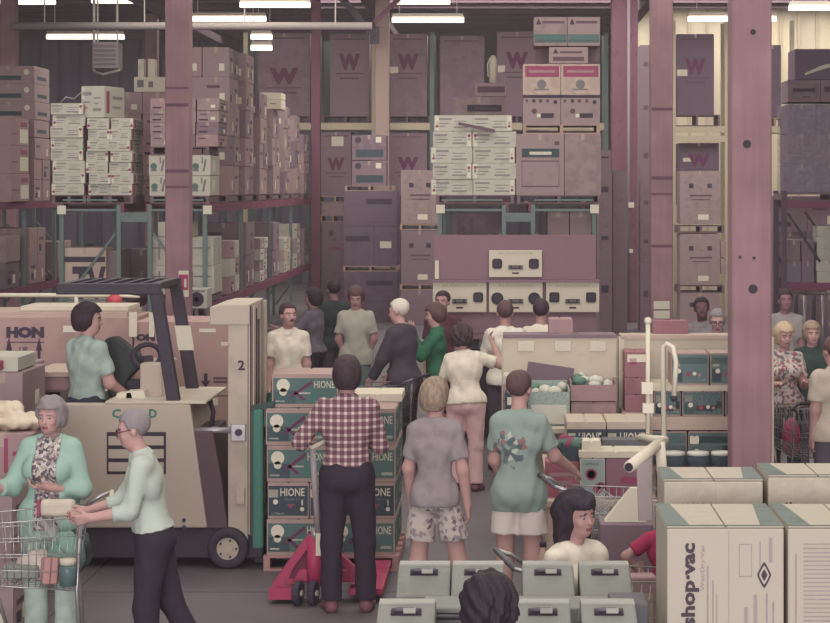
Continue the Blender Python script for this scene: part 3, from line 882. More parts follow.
# ------------------------------------------------------------------ ceiling fixtures
def fluorescent(label, px0, px1, py, Y):
    x0, x1 = PX(px0, Y), PX(px1, Y); z = PZ(py, Y); L = x1 - x0
    t = thing('fluorescent_light', label, 'light', ((x0 + x1) / 2, Y, z), 0, None)
    prism('reflector', t, [(-L / 2, .07), (-L / 2 + .03, .14), (L / 2 - .03, .14), (L / 2, .07)], -.1, .1, FIXT)
    for sy in (-.05, .05):
        V, F = tube_data([(-L / 2, sy, 0), (L / 2, sy, 0)], .055, 8)
        link('glowing_tube', mesh(V, F, TUBEL, True), t)
    for sx in (-.4, .4):
        pbox('hanger_rod', t, (sx * L, 0, (ZC - z) / 2 + .06), (.02, .02, ZC - z - .12), FIXT)
for a in (('fluorescent light above the hanging heater', 47, 124, 37, 48), ('fluorescent light in the top corner over the tan boxes', 0, 55, 2, 46),
          ('fluorescent light at the top edge behind near post', 92, 152, 1, 47), ('long fluorescent light right of the near timber post', 190, 266, 19, 46),
          ('short upper fluorescent light above the wide letter carton', 251, 272, 37, 45.5), ('short lower fluorescent light above the wide letter carton', 251, 272, 48, 45.5),
          ('fluorescent light over the letter cartons beside pale post', 392, 464, 20, 45), ('bright fluorescent light at the top edge over the aisle', 240, 310, 5, 44), ('fluorescent light at the top edge past the pale post', 396, 450, 2, 47),
          ('fluorescent light behind the near thick post', 688, 776, 19, 45), ('fluorescent light in the top corner over wrapped cartons', 789, 830, 8, 43)):
    fluorescent(*a)
du = thing('ceiling_pipe', 'long pale pipe hung under the ceiling over the racks', 'pipe', (PX(190, 44), 44.0, PZ(26, 44)))
tube('pipe', du, [(PX(10, 44) - PX(190, 44), 0, 0), (PX(372, 44) - PX(190, 44), 0, 0)], .085, M('pipe_grey', (170, 156, 146), .5, .05), 12)
for q in (-3.2, -1.0, 1.2, 3.2): pbox('hanger_rod', du, (q, 0, (ZC - PZ(26, 44)) / 2), (.025, .025, ZC - PZ(26, 44)), FIXT)
tr = thing('roof_truss', 'dark roof truss members meeting the pale post', 'truss', (PX(370, 45), 45.0, PZ(36, 45)))
bar('diagonal', tr, (PX(338, 45) - PX(370, 45), 0, PZ(-6, 45) - PZ(36, 45)), (.1, 0, .0), .14, .16, DARK)
bar('diagonal', tr, (.1, 0, .3), (PX(402, 45) - PX(370, 45), 0, PZ(-4, 45) - PZ(36, 45)), .1, .1, M('post_red'))
pbox('gusset', tr, (.1, .02, .02), (.22, .05, .4), DARK)
ht = thing('unit_heater', 'grey unit heater box hanging from ceiling by the fluorescent light', 'heater', (PX(105, 44), 44.0, PZ(68, 44)))
hh = PZ(42, 44) - PZ(68, 44); hwid = PX(117, 44) - PX(92, 44)
HTM = M('heater_grey', (128, 112, 116), .6, .08)
o = pbox('casing', ht, (0, .3, hh / 2), (hwid, .6, hh), HTM)
for q in range(5): pbox('louver', ht, (0, -.01, .1 + q * .1), (hwid * .85, .03, .05), HTM, (.4, 0, 0))
for sx in (-.4, .4): pbox('hanger_rod', ht, (sx * hwid, .3, hh + (ZC - PZ(42, 44)) / 2), (.03, .03, ZC - PZ(42, 44)), FIXT)
tube('gas_pipe', ht, [(-hwid * .55, .3, ZC - PZ(68, 44) - .02), (-hwid * .55, .3, -.05), (-.1, .3, -.12), (hwid * .5, .3, -.02)], .03, FIXT)
# ------------------------------------------------------------------ far rack with the refrigerator cartons
YF = 47.0
def fridge(label, px0, py0, px1, py1, logo=True, mat=FRIDGE, sticker=None, Y=YF, z0=None, lw=None):
    x0, x1 = PX(px0, Y), PX(px1, Y); za = PZ(py1, Y) if z0 is None else z0; zb = PZ(py0, Y)
    pr = [('r', .1, .93, .9, .945, INKB)]
    if logo:
        pr += [('t', 'W', .22, lw or .56, .78, (lw or .56) + .20, INKM, .07, 0), ('r', .15, (lw or .56) - .05, .85, (lw or .56) - .035, INKB), ('r', .25, (lw or .56) - .11, .75, (lw or .56) - .09, INKB)]
    if sticker: pr.append(('r',) + sticker + (PAPER, 'shipping_label'))
    return carton('refrigerator_carton', label, 'carton', x0, x1, Y, .82, za, zb, mat, prints=pr, tape=TAPE)
frk = thing('storage_rack', 'tall pale yellow far rack carrying the refrigerator cartons', 'rack', (0, YF, 0))
zb1 = PZ(126.5, YF)
for a, b in ((250, 312), (321, 432), (432, 606)):
    pbox('load_beam', frk, ((PX(a, YF) + PX(b, YF)) / 2, -.04, zb1), (PX(b, YF) - PX(a, YF), .08, .16), YEL)
    pbox('load_beam', frk, ((PX(a, YF) + PX(b, YF)) / 2, .95, zb1), (PX(b, YF) - PX(a, YF), .08, .16), YEL)
for px in (246, 316, 374, 432, 606):
    pbox('upright_post', frk, (PX(px, YF), -.04, 3.3), (.10, .09, 6.6), YEL if px in (374, 246) else STEELG)
    pbox('upright_post', frk, (PX(px, YF), .95, 3.3), (.10, .09, 6.6), STEELG)
for px, w_ in ((325, 10), (254, 9)):
    pbox('back_panel', frk, (PX(px, YF), 1.05, 5.4), (w_ / 42.5, .05, 2.1), STEELG)
zp = zb1 + .08
for i, (a, b) in enumerate(((322, 369), (384, 430), (438, 486), (494, 540), (254, 310))):
    pallet(['pallet under the second letter carton from the aisle', 'pallet under the letter carton right of pale post', 'pallet under the plain refrigerator carton', 'pallet under the letter carton behind tall carton column', 'pallet under the widest letter carton'][i], PX(a, YF), PX(b, YF), YF, .9, zp, WOODD, .17)
zf = zp + .17
fridge('wide refrigerator carton printed with a clear red letter beside slim red post', 258, 33, 310, 118, z0=zf, lw=.38)
fridge('refrigerator carton with faint letter between green column and pale post', 330, 34, 369, 118, z0=zf)
fridge('refrigerator carton with letter and white stickers right of pale post', 389, 34, 427, 118, z0=zf, sticker=(.0, .52, .24, .60))
fridge('plain refrigerator carton without letter above the white carton stack', 440, 36, 484, 118, z0=zf, logo=False)
fridge('refrigerator carton with letter half hidden by the tall carton column', 497, 32, 537, 118, z0=zf, sticker=(.02, .52, .2, .6))
# lower level of the far rack
zl = PZ(196, YF)
fridge('lower refrigerator carton with letter beside the two teal striped cartons', 321, 132, 351, 195, z0=zl, lw=.40, sticker=(.35, .78, .75, .93))
fridge('lower refrigerator carton with dark letter above the pair of square marks', 389, 133, 427, 196, z0=zl, lw=.42)
pallet('pallet under the lower letter carton near the aisle end', PX(318, YF), PX(352, YF), YF, .9, zl - .15, WOOD, .15)
pallet('pallet under the lower dark letter carton', PX(386, YF), PX(430, YF), YF, .9, zl - .15, WOODD, .15)
cbox('appliance_carton', 'pinkish tall carton below the pale pallet at aisle end', 'carton', 322, 222, 345, 272, YF, .8, TAND, prints=(('r', .3, .72, .5, .84, INKB), ('r', .3, .45, .8, .5, INKR)))
pallet('pallet at aisle end above the pinkish tall carton', PX(320, YF), PX(346, YF), YF, .9, PZ(222, YF), WOOD, .16)
cbox('appliance_carton', 'tan carton sliver lying on the pallet at aisle end', 'carton', 322, 202, 345, 215, YF, .8, TAN)
cbox('appliance_carton', 'pinkish low carton standing on floor at aisle end', 'carton', 322, 272.2, 345, 313.5, YF, .8, TAND)
# the two columns of cartons right of the aisle
YG = 44.0
st = (('r', .12, .12, .92, .42, TEALD), ('d', .18, .80, .07, INK, 0), ('r', .70, .70, .86, .92, PAPER, 'shipping_label'))
cbox('striped_carton', 'upper carton with teal stripe on the tall dark appliance pile', 'carton', 352, 135, 386, 160, YG, .8, TAND, prints=st, tape=TAPE)
cbox('striped_carton', 'lower carton with teal stripe on the tall dark appliance pile', 'carton', 352, 161, 386, 185.5, YG, .8, TAND, prints=st, tape=TAPE)
pallet('pallet under the two teal striped cartons', PX(345, YG), PX(394, YG), YG, .9, PZ(191, YG), WOOD, .12)
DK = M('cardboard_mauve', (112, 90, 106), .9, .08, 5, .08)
cbox('appliance_carton', 'dark mauve carton with black strip at upper right of pile', 'carton', 344, 191, 397, 226, YG, .9, DK, prints=(('r', .42, .62, .90, .78, INK), ('r', .42, .1, .9, .12, INKB)))
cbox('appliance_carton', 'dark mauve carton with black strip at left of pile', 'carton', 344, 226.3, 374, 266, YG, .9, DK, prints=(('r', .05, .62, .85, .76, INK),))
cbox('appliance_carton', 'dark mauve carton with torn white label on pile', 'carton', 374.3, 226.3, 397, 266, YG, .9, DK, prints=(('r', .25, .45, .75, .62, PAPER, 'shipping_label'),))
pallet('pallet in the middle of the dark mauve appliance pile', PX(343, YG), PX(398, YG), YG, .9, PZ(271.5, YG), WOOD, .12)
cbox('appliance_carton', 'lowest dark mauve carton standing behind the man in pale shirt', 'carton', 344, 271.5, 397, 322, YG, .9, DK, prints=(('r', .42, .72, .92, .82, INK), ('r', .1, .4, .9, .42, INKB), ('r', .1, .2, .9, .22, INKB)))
YH = 43.0
sq2 = (('d', .28, .72, .05, INK, .8), ('d', .74, .72, .05, INK, .8), ('r', .25, .52, .8, .55, INKB), ('r', .3, .45, .75, .47, INKB), ('r', .45, .08, .72, .18, PAPER, 'shipping_label'))
cbox('appliance_carton', 'tan carton with two square marks left of white carton stack', 'carton', 401, 170, 438, 224, YH, .85, TAN, prints=sq2, tape=TAPE)
pallet('pallet under the tan carton left of white carton stack', PX(400, YH), PX(440, YH), YH, .9, PZ(230, YH), WOOD, .12)
cbox('appliance_carton', 'tan carton with two square marks left of the stereo board', 'carton', 401, 230.5, 438, 284, YH, .85, TAND, prints=sq2, tape=TAPE)
pallet('pallet under the tan carton left of stereo board', PX(400, YH), PX(440, YH), YH, .9, PZ(290, YH), WOOD, .12)
cbox('appliance_carton', 'tan carton low behind the suited man', 'carton', 401, 290.2, 438, 325.2, YH, .85, TAND, prints=(), tape=TAPE)
# right hand far rack
frk2 = thing('storage_rack', 'pale yellow far rack right of the timber post', 'rack', (PX(700, 46), 46.0, 0))
cx = PX(700, 46)
for px, m_ in ((728, YEL), (673, YEL)):
    pbox('upright_post', frk2, (PX(px, 46) - cx, 0, 3.4), (.17 if px == 728 else .12, .1, 6.8), m_)
    pbox('upright_post', frk2, (PX(px, 46) - cx, 1.0, 3.4), (.12, .1, 6.8), m_)
for py in (129.5, 139):
    pbox('load_beam', frk2, (PX(700, 46) - cx, -.02, PZ(py, 46)), (PX(727, 46) - PX(673, 46), .08, .14), YEL)
pallet('pallet under the dark letter carton on right far rack', PX(674, 46), PX(720, 46), 46, .95, PZ(126, 46), WOODD, .26)
fridge('dark refrigerator carton with letter standing against the pale wall', 677, 34, 714, 115, Y=46, z0=PZ(126, 46) + .26, sticker=(.0, .48, .28, .56), mat=DK, lw=.5)
fridge('dark refrigerator carton half hidden behind the near thick post', 764, 45, 781, 116, Y=46, z0=PZ(118, 46), logo=False, mat=DK)
for px in (759, 792): pbox('upright_post', frk2, (PX(px, 46) - cx, 0, 3.4), (.1, .1, 6.8), YEL)
pbox('load_beam', frk2, (PX(775.5, 46) - cx, 0, PZ(118, 46) - .27), (PX(790, 46) - PX(760, 46), .08, .14), YEL); pbox('load_beam', frk2, (PX(775.5, 46) - cx, .9, PZ(118, 46) - .27), (PX(790, 46) - PX(760, 46), .08, .14), YEL)
pallet('pallet under the half hidden dark carton', PX(764, 46), PX(786, 46), 46, .95, PZ(118, 46) - .2, WOOD, .2)
fridge('dark carton with maroon letter below right far rack beam', 679, 143, 719, 205, Y=46.2, logo=True, mat=DK, lw=.62, sticker=(.1, .7, .34, .76))
YI = 43.5
cbox('appliance_carton', 'upper tan carton with two square marks beside near thick post', 'carton', 680, 171, 720, 224, YI, .85, TAN, prints=sq2, tape=TAPE)
pallet('pallet between the two tan square-mark cartons', PX(678, YI), PX(724, YI), YI, .9, PZ(233, YI), WOODD, .16)
cbox('appliance_carton', 'middle tan carton with two square marks beside near thick post', 'carton', 680, 234, 720, 285, YI, .85, TAN, prints=sq2, tape=TAPE)
pallet('pallet above the lowest tan carton behind the man in glasses', PX(678, YI), PX(724, YI), YI, .9, PZ(293, YI), WOODD, .16)
cbox('appliance_carton', 'lowest tan carton behind the man in glasses', 'carton', 680, 293.2, 720, 323.6, YI, .85, TAN, prints=(('d', .3, .62, .05, INK, .8),), tape=TAPE)
cbox('small_carton', 'small pinkish carton wedged beside the middle square-mark carton', 'carton', 720.6, 241, 726, 257, YI, .5, TANP)
cbox('small_carton', 'small pinkish carton below the wedged pinkish one', 'carton', 720.6, 258, 726, 274, YI, .5, TANP)
# narrow column of cartons between dark post and timber post
YJ = 41.0
for i, (a, b) in enumerate(((45, 88), (88, 132), (132, 185), (185, 224), (224, 263), (263, 331.9))):
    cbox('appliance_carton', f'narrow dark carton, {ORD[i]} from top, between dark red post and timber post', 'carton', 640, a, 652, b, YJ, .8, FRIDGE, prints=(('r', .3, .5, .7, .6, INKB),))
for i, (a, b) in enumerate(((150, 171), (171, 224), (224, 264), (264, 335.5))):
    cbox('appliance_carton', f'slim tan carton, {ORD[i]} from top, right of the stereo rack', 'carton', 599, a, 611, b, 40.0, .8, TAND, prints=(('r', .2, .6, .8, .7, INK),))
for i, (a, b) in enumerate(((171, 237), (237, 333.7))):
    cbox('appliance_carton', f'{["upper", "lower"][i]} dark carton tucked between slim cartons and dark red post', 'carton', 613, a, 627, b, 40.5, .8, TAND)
# ------------------------------------------------------------------ long rack pair on the left
RA0, RA1 = PX(60, 30), PX(121, 30); RB0, RB1 = PX(148, 30), PX(207, 30)
LV = (1.15, 2.65)
YR = [30.0, 34.1, 38.2, 42.3, 46.4]
pallet_rack('green and red pallet rack row under the two white carton stacks', RA0, RA1, YR[:3], LV, 2.70, brace=-1)
pallet_rack('green and red pallet rack row lining the aisle behind forklift', RB0, RB1, YR, LV, 2.70, brace=1)
spb = tag(bevel(link('rack_spacer', mesh(*boxdata((0, 0, 0), (RB0 - RA1, .06, .15)), STEELG), None, ((RA1 + RB0) / 2, 29.99, PZ(217.5, 30))), .01), 'green spacer plate joining the two rack rows at left', 'spacer')
def rtag(label, px, py, Y=29.953):
    o = tag(bevel(link('rack_tag', mesh(*boxdata((0, 0, 0), (.13, .02, .13)), PAPER), None, (PX(px, Y), Y, PZ(py, Y))), .004), label, 'sign')
rtag('white square tag on leftmost green rack upright', 61.5, 210); rtag('white square tag on rack upright beside the red aisle beam', 207.5, 210)
ZT = 2.65 + .065
# white printed cartons on the left row
def wstack(desc, where, a, b, ytop, Y, dep, nx, nz, zbase):
    stack(desc, where, PX(a, Y), PX(b, Y), Y, dep, zbase, PZ(ytop, Y), nx, 1, nz, WHT, name='printed_carton', prints=newsprint, jit=.03, tape=None)
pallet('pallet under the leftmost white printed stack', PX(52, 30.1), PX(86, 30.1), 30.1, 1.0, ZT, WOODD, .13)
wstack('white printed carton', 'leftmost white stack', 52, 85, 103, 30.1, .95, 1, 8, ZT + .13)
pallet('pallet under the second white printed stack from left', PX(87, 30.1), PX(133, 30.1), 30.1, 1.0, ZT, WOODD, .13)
wstack('white printed carton', 'second white stack from left', 87, 132, 118, 30.1, .95, 2, 7, ZT + .13)
carton('printed_carton', 'tilted white printed carton on top of second white stack', 'carton', PX(86, 30.2), PX(111, 30.2), 30.2, .7, PZ(117.5, 30.2), PZ(86, 30.2), WHT, prints=newsprint(0, 0, 0), rot=-.25)
tube_t = tag(tube('plastic_strap', None, [(PX(60, 30.5), 30.5, PZ(103, 30.5)), (PX(66, 30.5), 30.5, PZ(97, 30.5)), (PX(74, 30.6), 30.6, PZ(99, 30.6)), (PX(84, 30.6), 30.6, PZ(90, 30.6))], .012, STEEL), 'loose plastic strap on top of leftmost white stack', 'strap')
# behind them, higher tan cartons
stack('tan carton', 'behind the second white stack', PX(112, 33.2), PX(172, 33.2), 33.2, 1.0, ZT, PZ(92, 33.2), 2, 1, 5, [TAN, TAND, TANP], prints=marks)
cbox('white_carton', 'cream carton on the tan pile left of near timber post', 'carton', 134, 77, 166, 91.8, 33.4, .6, CREAM, prints=(('r', .1, .3, .3, .8, INKG), ('r', .45, .3, .6, .7, INKG)))
for i, (a, b) in enumerate(((138, 144), (148, 155))):
    cbox('white_tube_carton', f'{["left", "right"][i]} upright cream tube carton on the tan pile', 'carton', a, 59, b, 77, 33.5, .2, CREAM)
# the aisle stacks of the long rack
mixt = [TAN, TAND, TAN, TANP, TAN]
WHN = ['nearest aisle stack', 'second aisle stack', 'third aisle stack', 'fourth aisle stack', 'fifth aisle stack', 'sixth aisle stack', 'seventh aisle stack', 'farthest aisle stack']
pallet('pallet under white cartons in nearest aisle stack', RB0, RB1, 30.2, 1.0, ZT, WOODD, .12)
zc = ZT + .12
def vac_print(i, j, k): return (('d', .25, .45, .05, TEALP, 0), ('r', .1, .2, .4, .3, INKG), ('g', [(.6, .2), (.7, .2), (.82, .8), (.72, .8)], INKG), ('r', .55, .6, .62, .9, INKG), ('R', .3, .2, .5, .8, PAPER))
stack('white carton with round picture', 'lower half of nearest aisle stack', RB0 - .02, RB1 + .02, 30.2, 1.0, zc, PZ(155, 30.2), 3, 1, 2, WHT, prints=vac_print, tape=None)
pallet('dark pallet halfway up nearest aisle stack', RB0, RB1, 30.2, 1.0, PZ(155, 30.2), WOODD, .13)
stack('tan carton', 'upper half of nearest aisle stack', RB0, RB1 + .15, 30.2, 1.0, PZ(155, 30.2) + .13, PZ(98, 30.2), 3, 1, 4, mixt, prints=marks)
tops = [None, 47, 53, 92, 109.3, 106, 115, 134]
for n in range(1, 8):
    Yn = 30.35 + n * 2.05
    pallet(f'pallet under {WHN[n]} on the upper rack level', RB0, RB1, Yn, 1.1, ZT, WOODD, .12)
    rows = max(3, int((PZ(tops[n], Yn) - zc) / .42))
    stack('tan carton', WHN[n], RB0 + .02, RB1 + .02, Yn, 1.15, zc, PZ(tops[n], Yn), 2, 2, rows, mixt, prints=marks, skip=lambda i, j, k: i == 0 and j == 1)
cbox('white_lid_carton', 'cream lidded carton on top of the fifth aisle stack', 'carton', 254, 92.5, 281, 99, 38.62, .8, CREAM)
cbox('white_lid_carton', 'cream lidded carton under the top lid of fifth aisle stack', 'carton', 254, 99.3, 281, 109, 38.6, .8, CREAM, prints=(('r', .2, .5, .3, .6, INKG), ('r', .6, .5, .8, .6, INKG)))
# lower level of the long rack
zlw = 1.15 + .08
stack('white carton', 'lower rack level behind near timber post', RB0 - .02, RB1 + .08, 30.2, .9, zlw + .12, PZ(237, 30.2), 2, 1, 2, WHT, prints=lambda i, j, k: (('r', .1, .6, .9, .64, INKG), ('r', .3, .2, .34, .8, INKG)), tape=None)
pallet('pallet on the lower rack level behind near timber post', RB0, RB1 + .05, 30.2, .95, zlw, WOODD, .12)
cbox('white_carton', 'cream carton on white cartons of the lower rack level', 'carton', 158, 222, 192, 236.5, 30.3, .6, WHT)
for n in range(1, 8):
    Yn = 30.35 + n * 2.05
    hts = (.85, 1.12, .8, 1.05, .7, .95, .8)[n - 1]
    mm = ([TANP, WHT], [TAND], [WHT, TAN], [TAND, FRIDGE], [WHT, TANL], [WHT, TAN], [TAND])[n - 1]
    stack('lower shelf carton', WHN[n] + ' lower level', RB0 + .1, RB1 + .02, Yn, 1.2, zlw, zlw + hts, 1, 2, (3, 2, 4, 2, 3, 3, 2)[n - 1], mm, prints=marks)
fan = cbox('fan_carton', 'white carton with round dark fan picture on lower rack', 'carton', 186, 289, 207, 308, 29.3, .5, WHT, prints=(('d', .5, .45, .11, INK, 0), ('d', .5, .45, .04, INKG, 0), ('r', .1, .85, .9, .93, INKG)))
pallet('pallet stood on floor stack below fan carton', PX(184, 29.3), PX(209, 29.3), 29.3, .55, PZ(308, 29.3) - .14, WOODD, .14)
stack('brown carton', 'floor pile beneath the fan carton', PX(184, 29.3), PX(209, 29.3), 29.3, .55, 0, PZ(308, 29.3) - .14, 1, 1, 2, TAND)
# lower level of the left row: letter box and odds
stack('brown carton', 'under the letter box of left rack row', PX(63, 30.1), PX(106, 30.1), 30.1, .9, 0, 1.08, 1, 1, 2, TAND)
carton('letter_box', 'tan box with big dark letters on the left lower rack', 'carton', PX(63, 30.1), PX(106, 30.1), 30.1, .9, zlw, PZ(248, 30.1), TANL, prints=(('t', 'TV', .22, .04, 1.0, .66, INK, .04, 0), ('r', .02, .74, .98, .84, INK)), tape=TAPE)
cbox('brown_carton', 'dark carton beside the letter box on left rack', 'carton', 108, 250, 121, 280, 30.3, .8, TAND)
stack('tan carton', 'deep inside lower left rack row', RA0, RA1, 33.0, 1.0, zlw, zlw + .7, 2, 1, 2, [TAND, FRIDGE])
hoop = thing('hose_reel', 'dark hoop shaped hose reel behind the left rack brace', 'reel', (PX(90, 31.5), 31.5, zlw))
tube('hoop', hoop, [(math.cos(a) * .17, 0, .62 + math.sin(a) * .2) for a in np.linspace(-.5, math.pi + .5, 14)], .025, DARK); pbox('foot', hoop, (0, 0, .27), (.3, .3, .54), TAND)
# ------------------------------------------------------------------ far left rack
XC = -8.4
pallet_rack('far left red beamed rack with pink and tan boxes', XC - 1.0, XC, [33.0, 35.4, 37.8, 40.2], LV, 2.70)
def ctrip(i, j, k): return (('r', .1, .2, .75, .45, TEALD), ('R', .2, .25, .8, .45, TEALD), ('d', .85, .65, .05, PAPER, 0))
def pinkp(i, j, k): return (('R', .55, .7, .9, .86, INKR), ('R', .5, .1, .95, .6, PAPER), ('R', .05, .4, .4, .44, INKR))
stack('pink carton with red and white print', 'near end of far left rack', XC - .9, XC + .1, 34.0, 1.3, ZT, PZ(117, 34.2), 1, 1, 3, TANP, prints=pinkp)
stack('tan carton with teal stripe', 'upper pile of far left rack', XC - .9, XC + .05, 35.9, 1.2, ZT + 1.15, PZ(66, 36), 1, 1, 4, TAN, prints=ctrip)
stack('tan carton', 'base of striped pile on far left rack', XC - .9, XC + .05, 35.9, 1.2, ZT, ZT + 1.14, 1, 2, 3, [TAN, TANP], prints=marks)
stack('tan carton', 'rear pile of far left rack', XC - .9, XC + .05, 37.9, 1.2, ZT, PZ(121, 38), 1, 2, 4, [TAN, TAND], prints=marks)
stack('tan carton', 'lower level near end of far left rack', XC - .9, XC + .02, 33.9, 1.0, zlw, zlw + .9, 1, 1, 2, [TAND, TAN], prints=marks)
stack('tan carton', 'lower level middle of far left rack', XC - .9, XC + .02, 35.7, 1.2, zlw, zlw + 1.0, 1, 2, 2, [TAN, TANP], prints=marks)
stack('tan carton', 'lower level rear of far left rack', XC - .9, XC + .02, 37.95, 1.2, zlw, zlw + .7, 1, 2, 2, [TANP, TAN], prints=marks)
# ------------------------------------------------------------------ centre rack with the stereo boards
E0, E1, E2, E3 = PX(438, 30), PX(506, 30), PX(531, 30), PX(596, 30)
pallet_rack('green centre rack bay under the white carton stack', E0, E1, [30.0, 32.7, 35.4], LV, 2.70, brace=-1)
pallet_rack('green centre rack bay under the large tan cartons', E2, E3, [30.0, 32.7, 35.4], LV, 2.70, brace=1)
tag(bevel(link('rack_spacer', mesh(*boxdata((0, 0, 0), (E2 - E1, .06, .14)), STEELG), None, ((E1 + E2) / 2, 29.99, PZ(217.5, 30))), .01), 'green spacer plate between the centre rack bays', 'spacer')
rtag('white square tag on centre rack upright below white stack', 440.5, 209); rtag('white square tag on centre rack upright below large tan cartons', 594.5, 209)
pallet('pallet under the centre white printed stack', PX(436, 30.1), PX(514, 30.1), 30.1, 1.05, ZT, WOODD, .13)
# brick-laid white stack
rowsE = [(431, 515, 2), (433, 516, 2), (431, 515, 2), (433, 516, 2), (434, 512, 2)]
zz = ZT + .13; hE = (PZ(115, 30.1) - zz) / 5
for k, (a, b, n) in enumerate(rowsE):
    x0, x1 = PX(a, 30.1), PX(b, 30.1); cut = x0 + (x1 - x0) * (.47 if k % 2 else .50)
    for i, (q0, q1) in enumerate(((x0, cut - .004), (cut + .004, x1))):
        carton('printed_carton', f'white printed carton, {["bottom", "second", "third", "fourth", "top"][k]} layer {["left", "right"][i]}, centre stack', 'carton', q0, q1, 30.1 + random.uniform(0, .03), .9, zz + k * hE, zz + (k + 1) * hE - .004, WHT, prints=newsprint(i, 0, k), rot=random.uniform(-.01, .01))
o = tag(link('torn_flap', mesh([(-.30, -.02, .02), (.24, -.06, -.10), (.26, -.01, -.05), (-.28, .0, .06), (-.3, .03, .04), (.26, .02, -.06)], [(0, 1, 2, 3), (3, 2, 5, 4)], INKB), None, (PX(478, 30.0), 30.06, PZ(126, 30.0))), 'torn brown cardboard flap hanging on centre white stack', 'flap')
# tan pile behind the white stack
stack('tan carton', 'hidden base behind centre white stack', PX(446, 33.2), PX(512, 33.2), 33.2, .9, ZT, PZ(130, 33.2), 2, 1, 3, [TAN, TAND])
cbox('label_carton', 'tan carton with black name strip just above centre white stack', 'carton', 452, 97, 506, 129.5, 33.2, .9, TAN, prints=(('r', .28, .55, .92, .76, INK), ('r', .42, .62, .84, .68, INKG)), tape=TAPE)
cbox('label_carton', 'small tan carton with dark strip on the name strip carton', 'carton', 475, 83, 506, 96.5, 33.3, .7, TAN, prints=(('r', .08, .3, .96, .75, INKB),))
b_ = thing('paper_tube', 'pale yellow rolled tube standing on small tan carton', 'tube', (PX(493, 33.5), 33.5, PZ(83, 33.5)))
tube('tube', b_, [(0, 0, 0), (0, 0, .38), (0, 0, .46)], [.065, .065, .035], CREAM, 12); tube('string', b_, [(-.05, -.03, .42), (-.09, -.05, .3), (-.08, -.06, .1)], .012, CREAM)
# tan column at the right of the centre rack
pallet('pallet under the large tan cartons of the centre rack', PX(517, 30.1), PX(601, 30.1), 30.1, 1.05, ZT, WOODD, .13)
zq = ZT + .13
BANDP = (('r', .12, .62, .90, .76, TEALD), ('r', .28, .66, .74, .71, PAPER), ('r', .12, .14, .13, .58, INKB), ('r', .89, .14, .90, .58, INKB), ('r', .12, .135, .90, .15, INKB), ('r', .12, .55, .90, .565, INKB), ('r', .8, .82, .9, .88, INKB))
carton('appliance_carton', 'large tan carton with dark name band and outlined panel', 'carton', PX(516, 30.1), PX(564, 30.1), 30.1, 1.0, zq, PZ(134, 30.1), TAN, prints=BANDP, tape=TAPE)
carton('appliance_carton', 'large plain tan carton right of the outlined panel carton', 'carton', PX(564.6, 30.1), PX(601, 30.1), 30.1, 1.0, zq, PZ(134, 30.1), TAN, tape=TAPE)
pallet('pallet under the four picture-mark cartons', PX(523, 30.1), PX(600, 30.1), 30.1, 1.0, PZ(134, 30.1), WOOD, .145)
zr = PZ(134, 30.1) + .145
def foodp(): return (('d', .1, .8, .022, INKB, 0), ('d', .29, .8, .028, INK, 0), ('d', .47, .8, .028, INKB, 0), ('d', .66, .8, .026, INKB, 0), ('d', .86, .76, .028, INK, .8), ('d', .3, .45, .04, INKB, 0), ('d', .42, .3, .03, PAPER, 0), ('r', .48, .22, .82, .38, INK))
zm = PZ(95, 30.1)
for i, (a, b) in enumerate(((523, 560.5), (561, 600))):
    s_ = ['left', 'right'][i]
    carton('food_carton', f'{s_} tan carton with row of picture marks', 'carton', PX(a, 30.1), PX(b, 30.1), 30.1, .9, zr, zm, TAN, prints=foodp() + (('r', .0, .9, 1.0, 1.0, INK),))
    carton('food_carton', f'{s_} tan carton with red band above the picture-mark carton', 'carton', PX(a, 30.1), PX(b, 30.1), 30.1, .9, zm + .003, PZ(64, 30.1), TANL, prints=(('r', .06, .58, .96, .94, INKR), ('r', .15, .72, .85, .80, TANP), ('d', .5, .34, .07, INKG, 0), ('r', .3, .15, .7, .2, INKG)))
carton('food_carton', 'small tan carton with triangle mark below green striped pair', 'carton', PX(549, 30.3), PX(588, 30.3), 30.3, .6, PZ(64, 30.3) + .01, PZ(47, 30.3), TAN, prints=(('g', [(.1, .6), (.24, .6), (.17, .92)], INK), ('r', .28, .62, .85, .74, INKB), ('r', .1, .15, .9, .4, INKB)))
carton('food_carton', 'carton block behind small triangle-mark carton', 'carton', PX(536, 30.95), PX(600, 30.95), 30.95, .35, PZ(64, 30.9) + .01, PZ(47, 30.9), TAND)
for i, (a, b) in enumerate(((534, 567), (567.6, 600))):
    carton('food_carton', f'{["left", "right"][i]} tan carton with triangle mark and green stripe on top of column', 'carton', PX(a, 30.3), PX(b, 30.3), 30.3, .9, PZ(47, 30.3) + .02, PZ(17, 30.3), TAN,
           prints=(('g', [(.06, .74), (.22, .74), (.14, .96)], INK), ('r', .26, .78, .92, .86, INKB), ('r', .02, .10, .98, .40, TEALP), ('r', .02, .14, .98, .2, INK)))
# shelf level goods under the centre rack
stack('dark carton', 'under the centre rack behind stereo board', E0, E1, 30.3, 1.0, zlw, zlw + 1.0, 2, 1, 1, [FRIDGE, TAND])
cbox('letter_box', 'mauve carton with big faint letter under centre rack', 'carton', 452, 214, 505, 250, 31.6, .7, FRIDGE, prints=(('t', 'N', .1, .1, .4, .9, TAND, .05, 0),))
stack('tan carton', 'right bay under the centre rack', E2 + .25, E3 - .05, 30.4, 1.0, zlw, PZ(204, 30.4) - .1, 2, 1, 1, [TAND, TAN])
stack('dark carton', 'floor level under centre rack', E0 + .1, E3 - .1, 30.4, 1.0, 0, .95, 3, 1, 2, [TAND, FRIDGE])
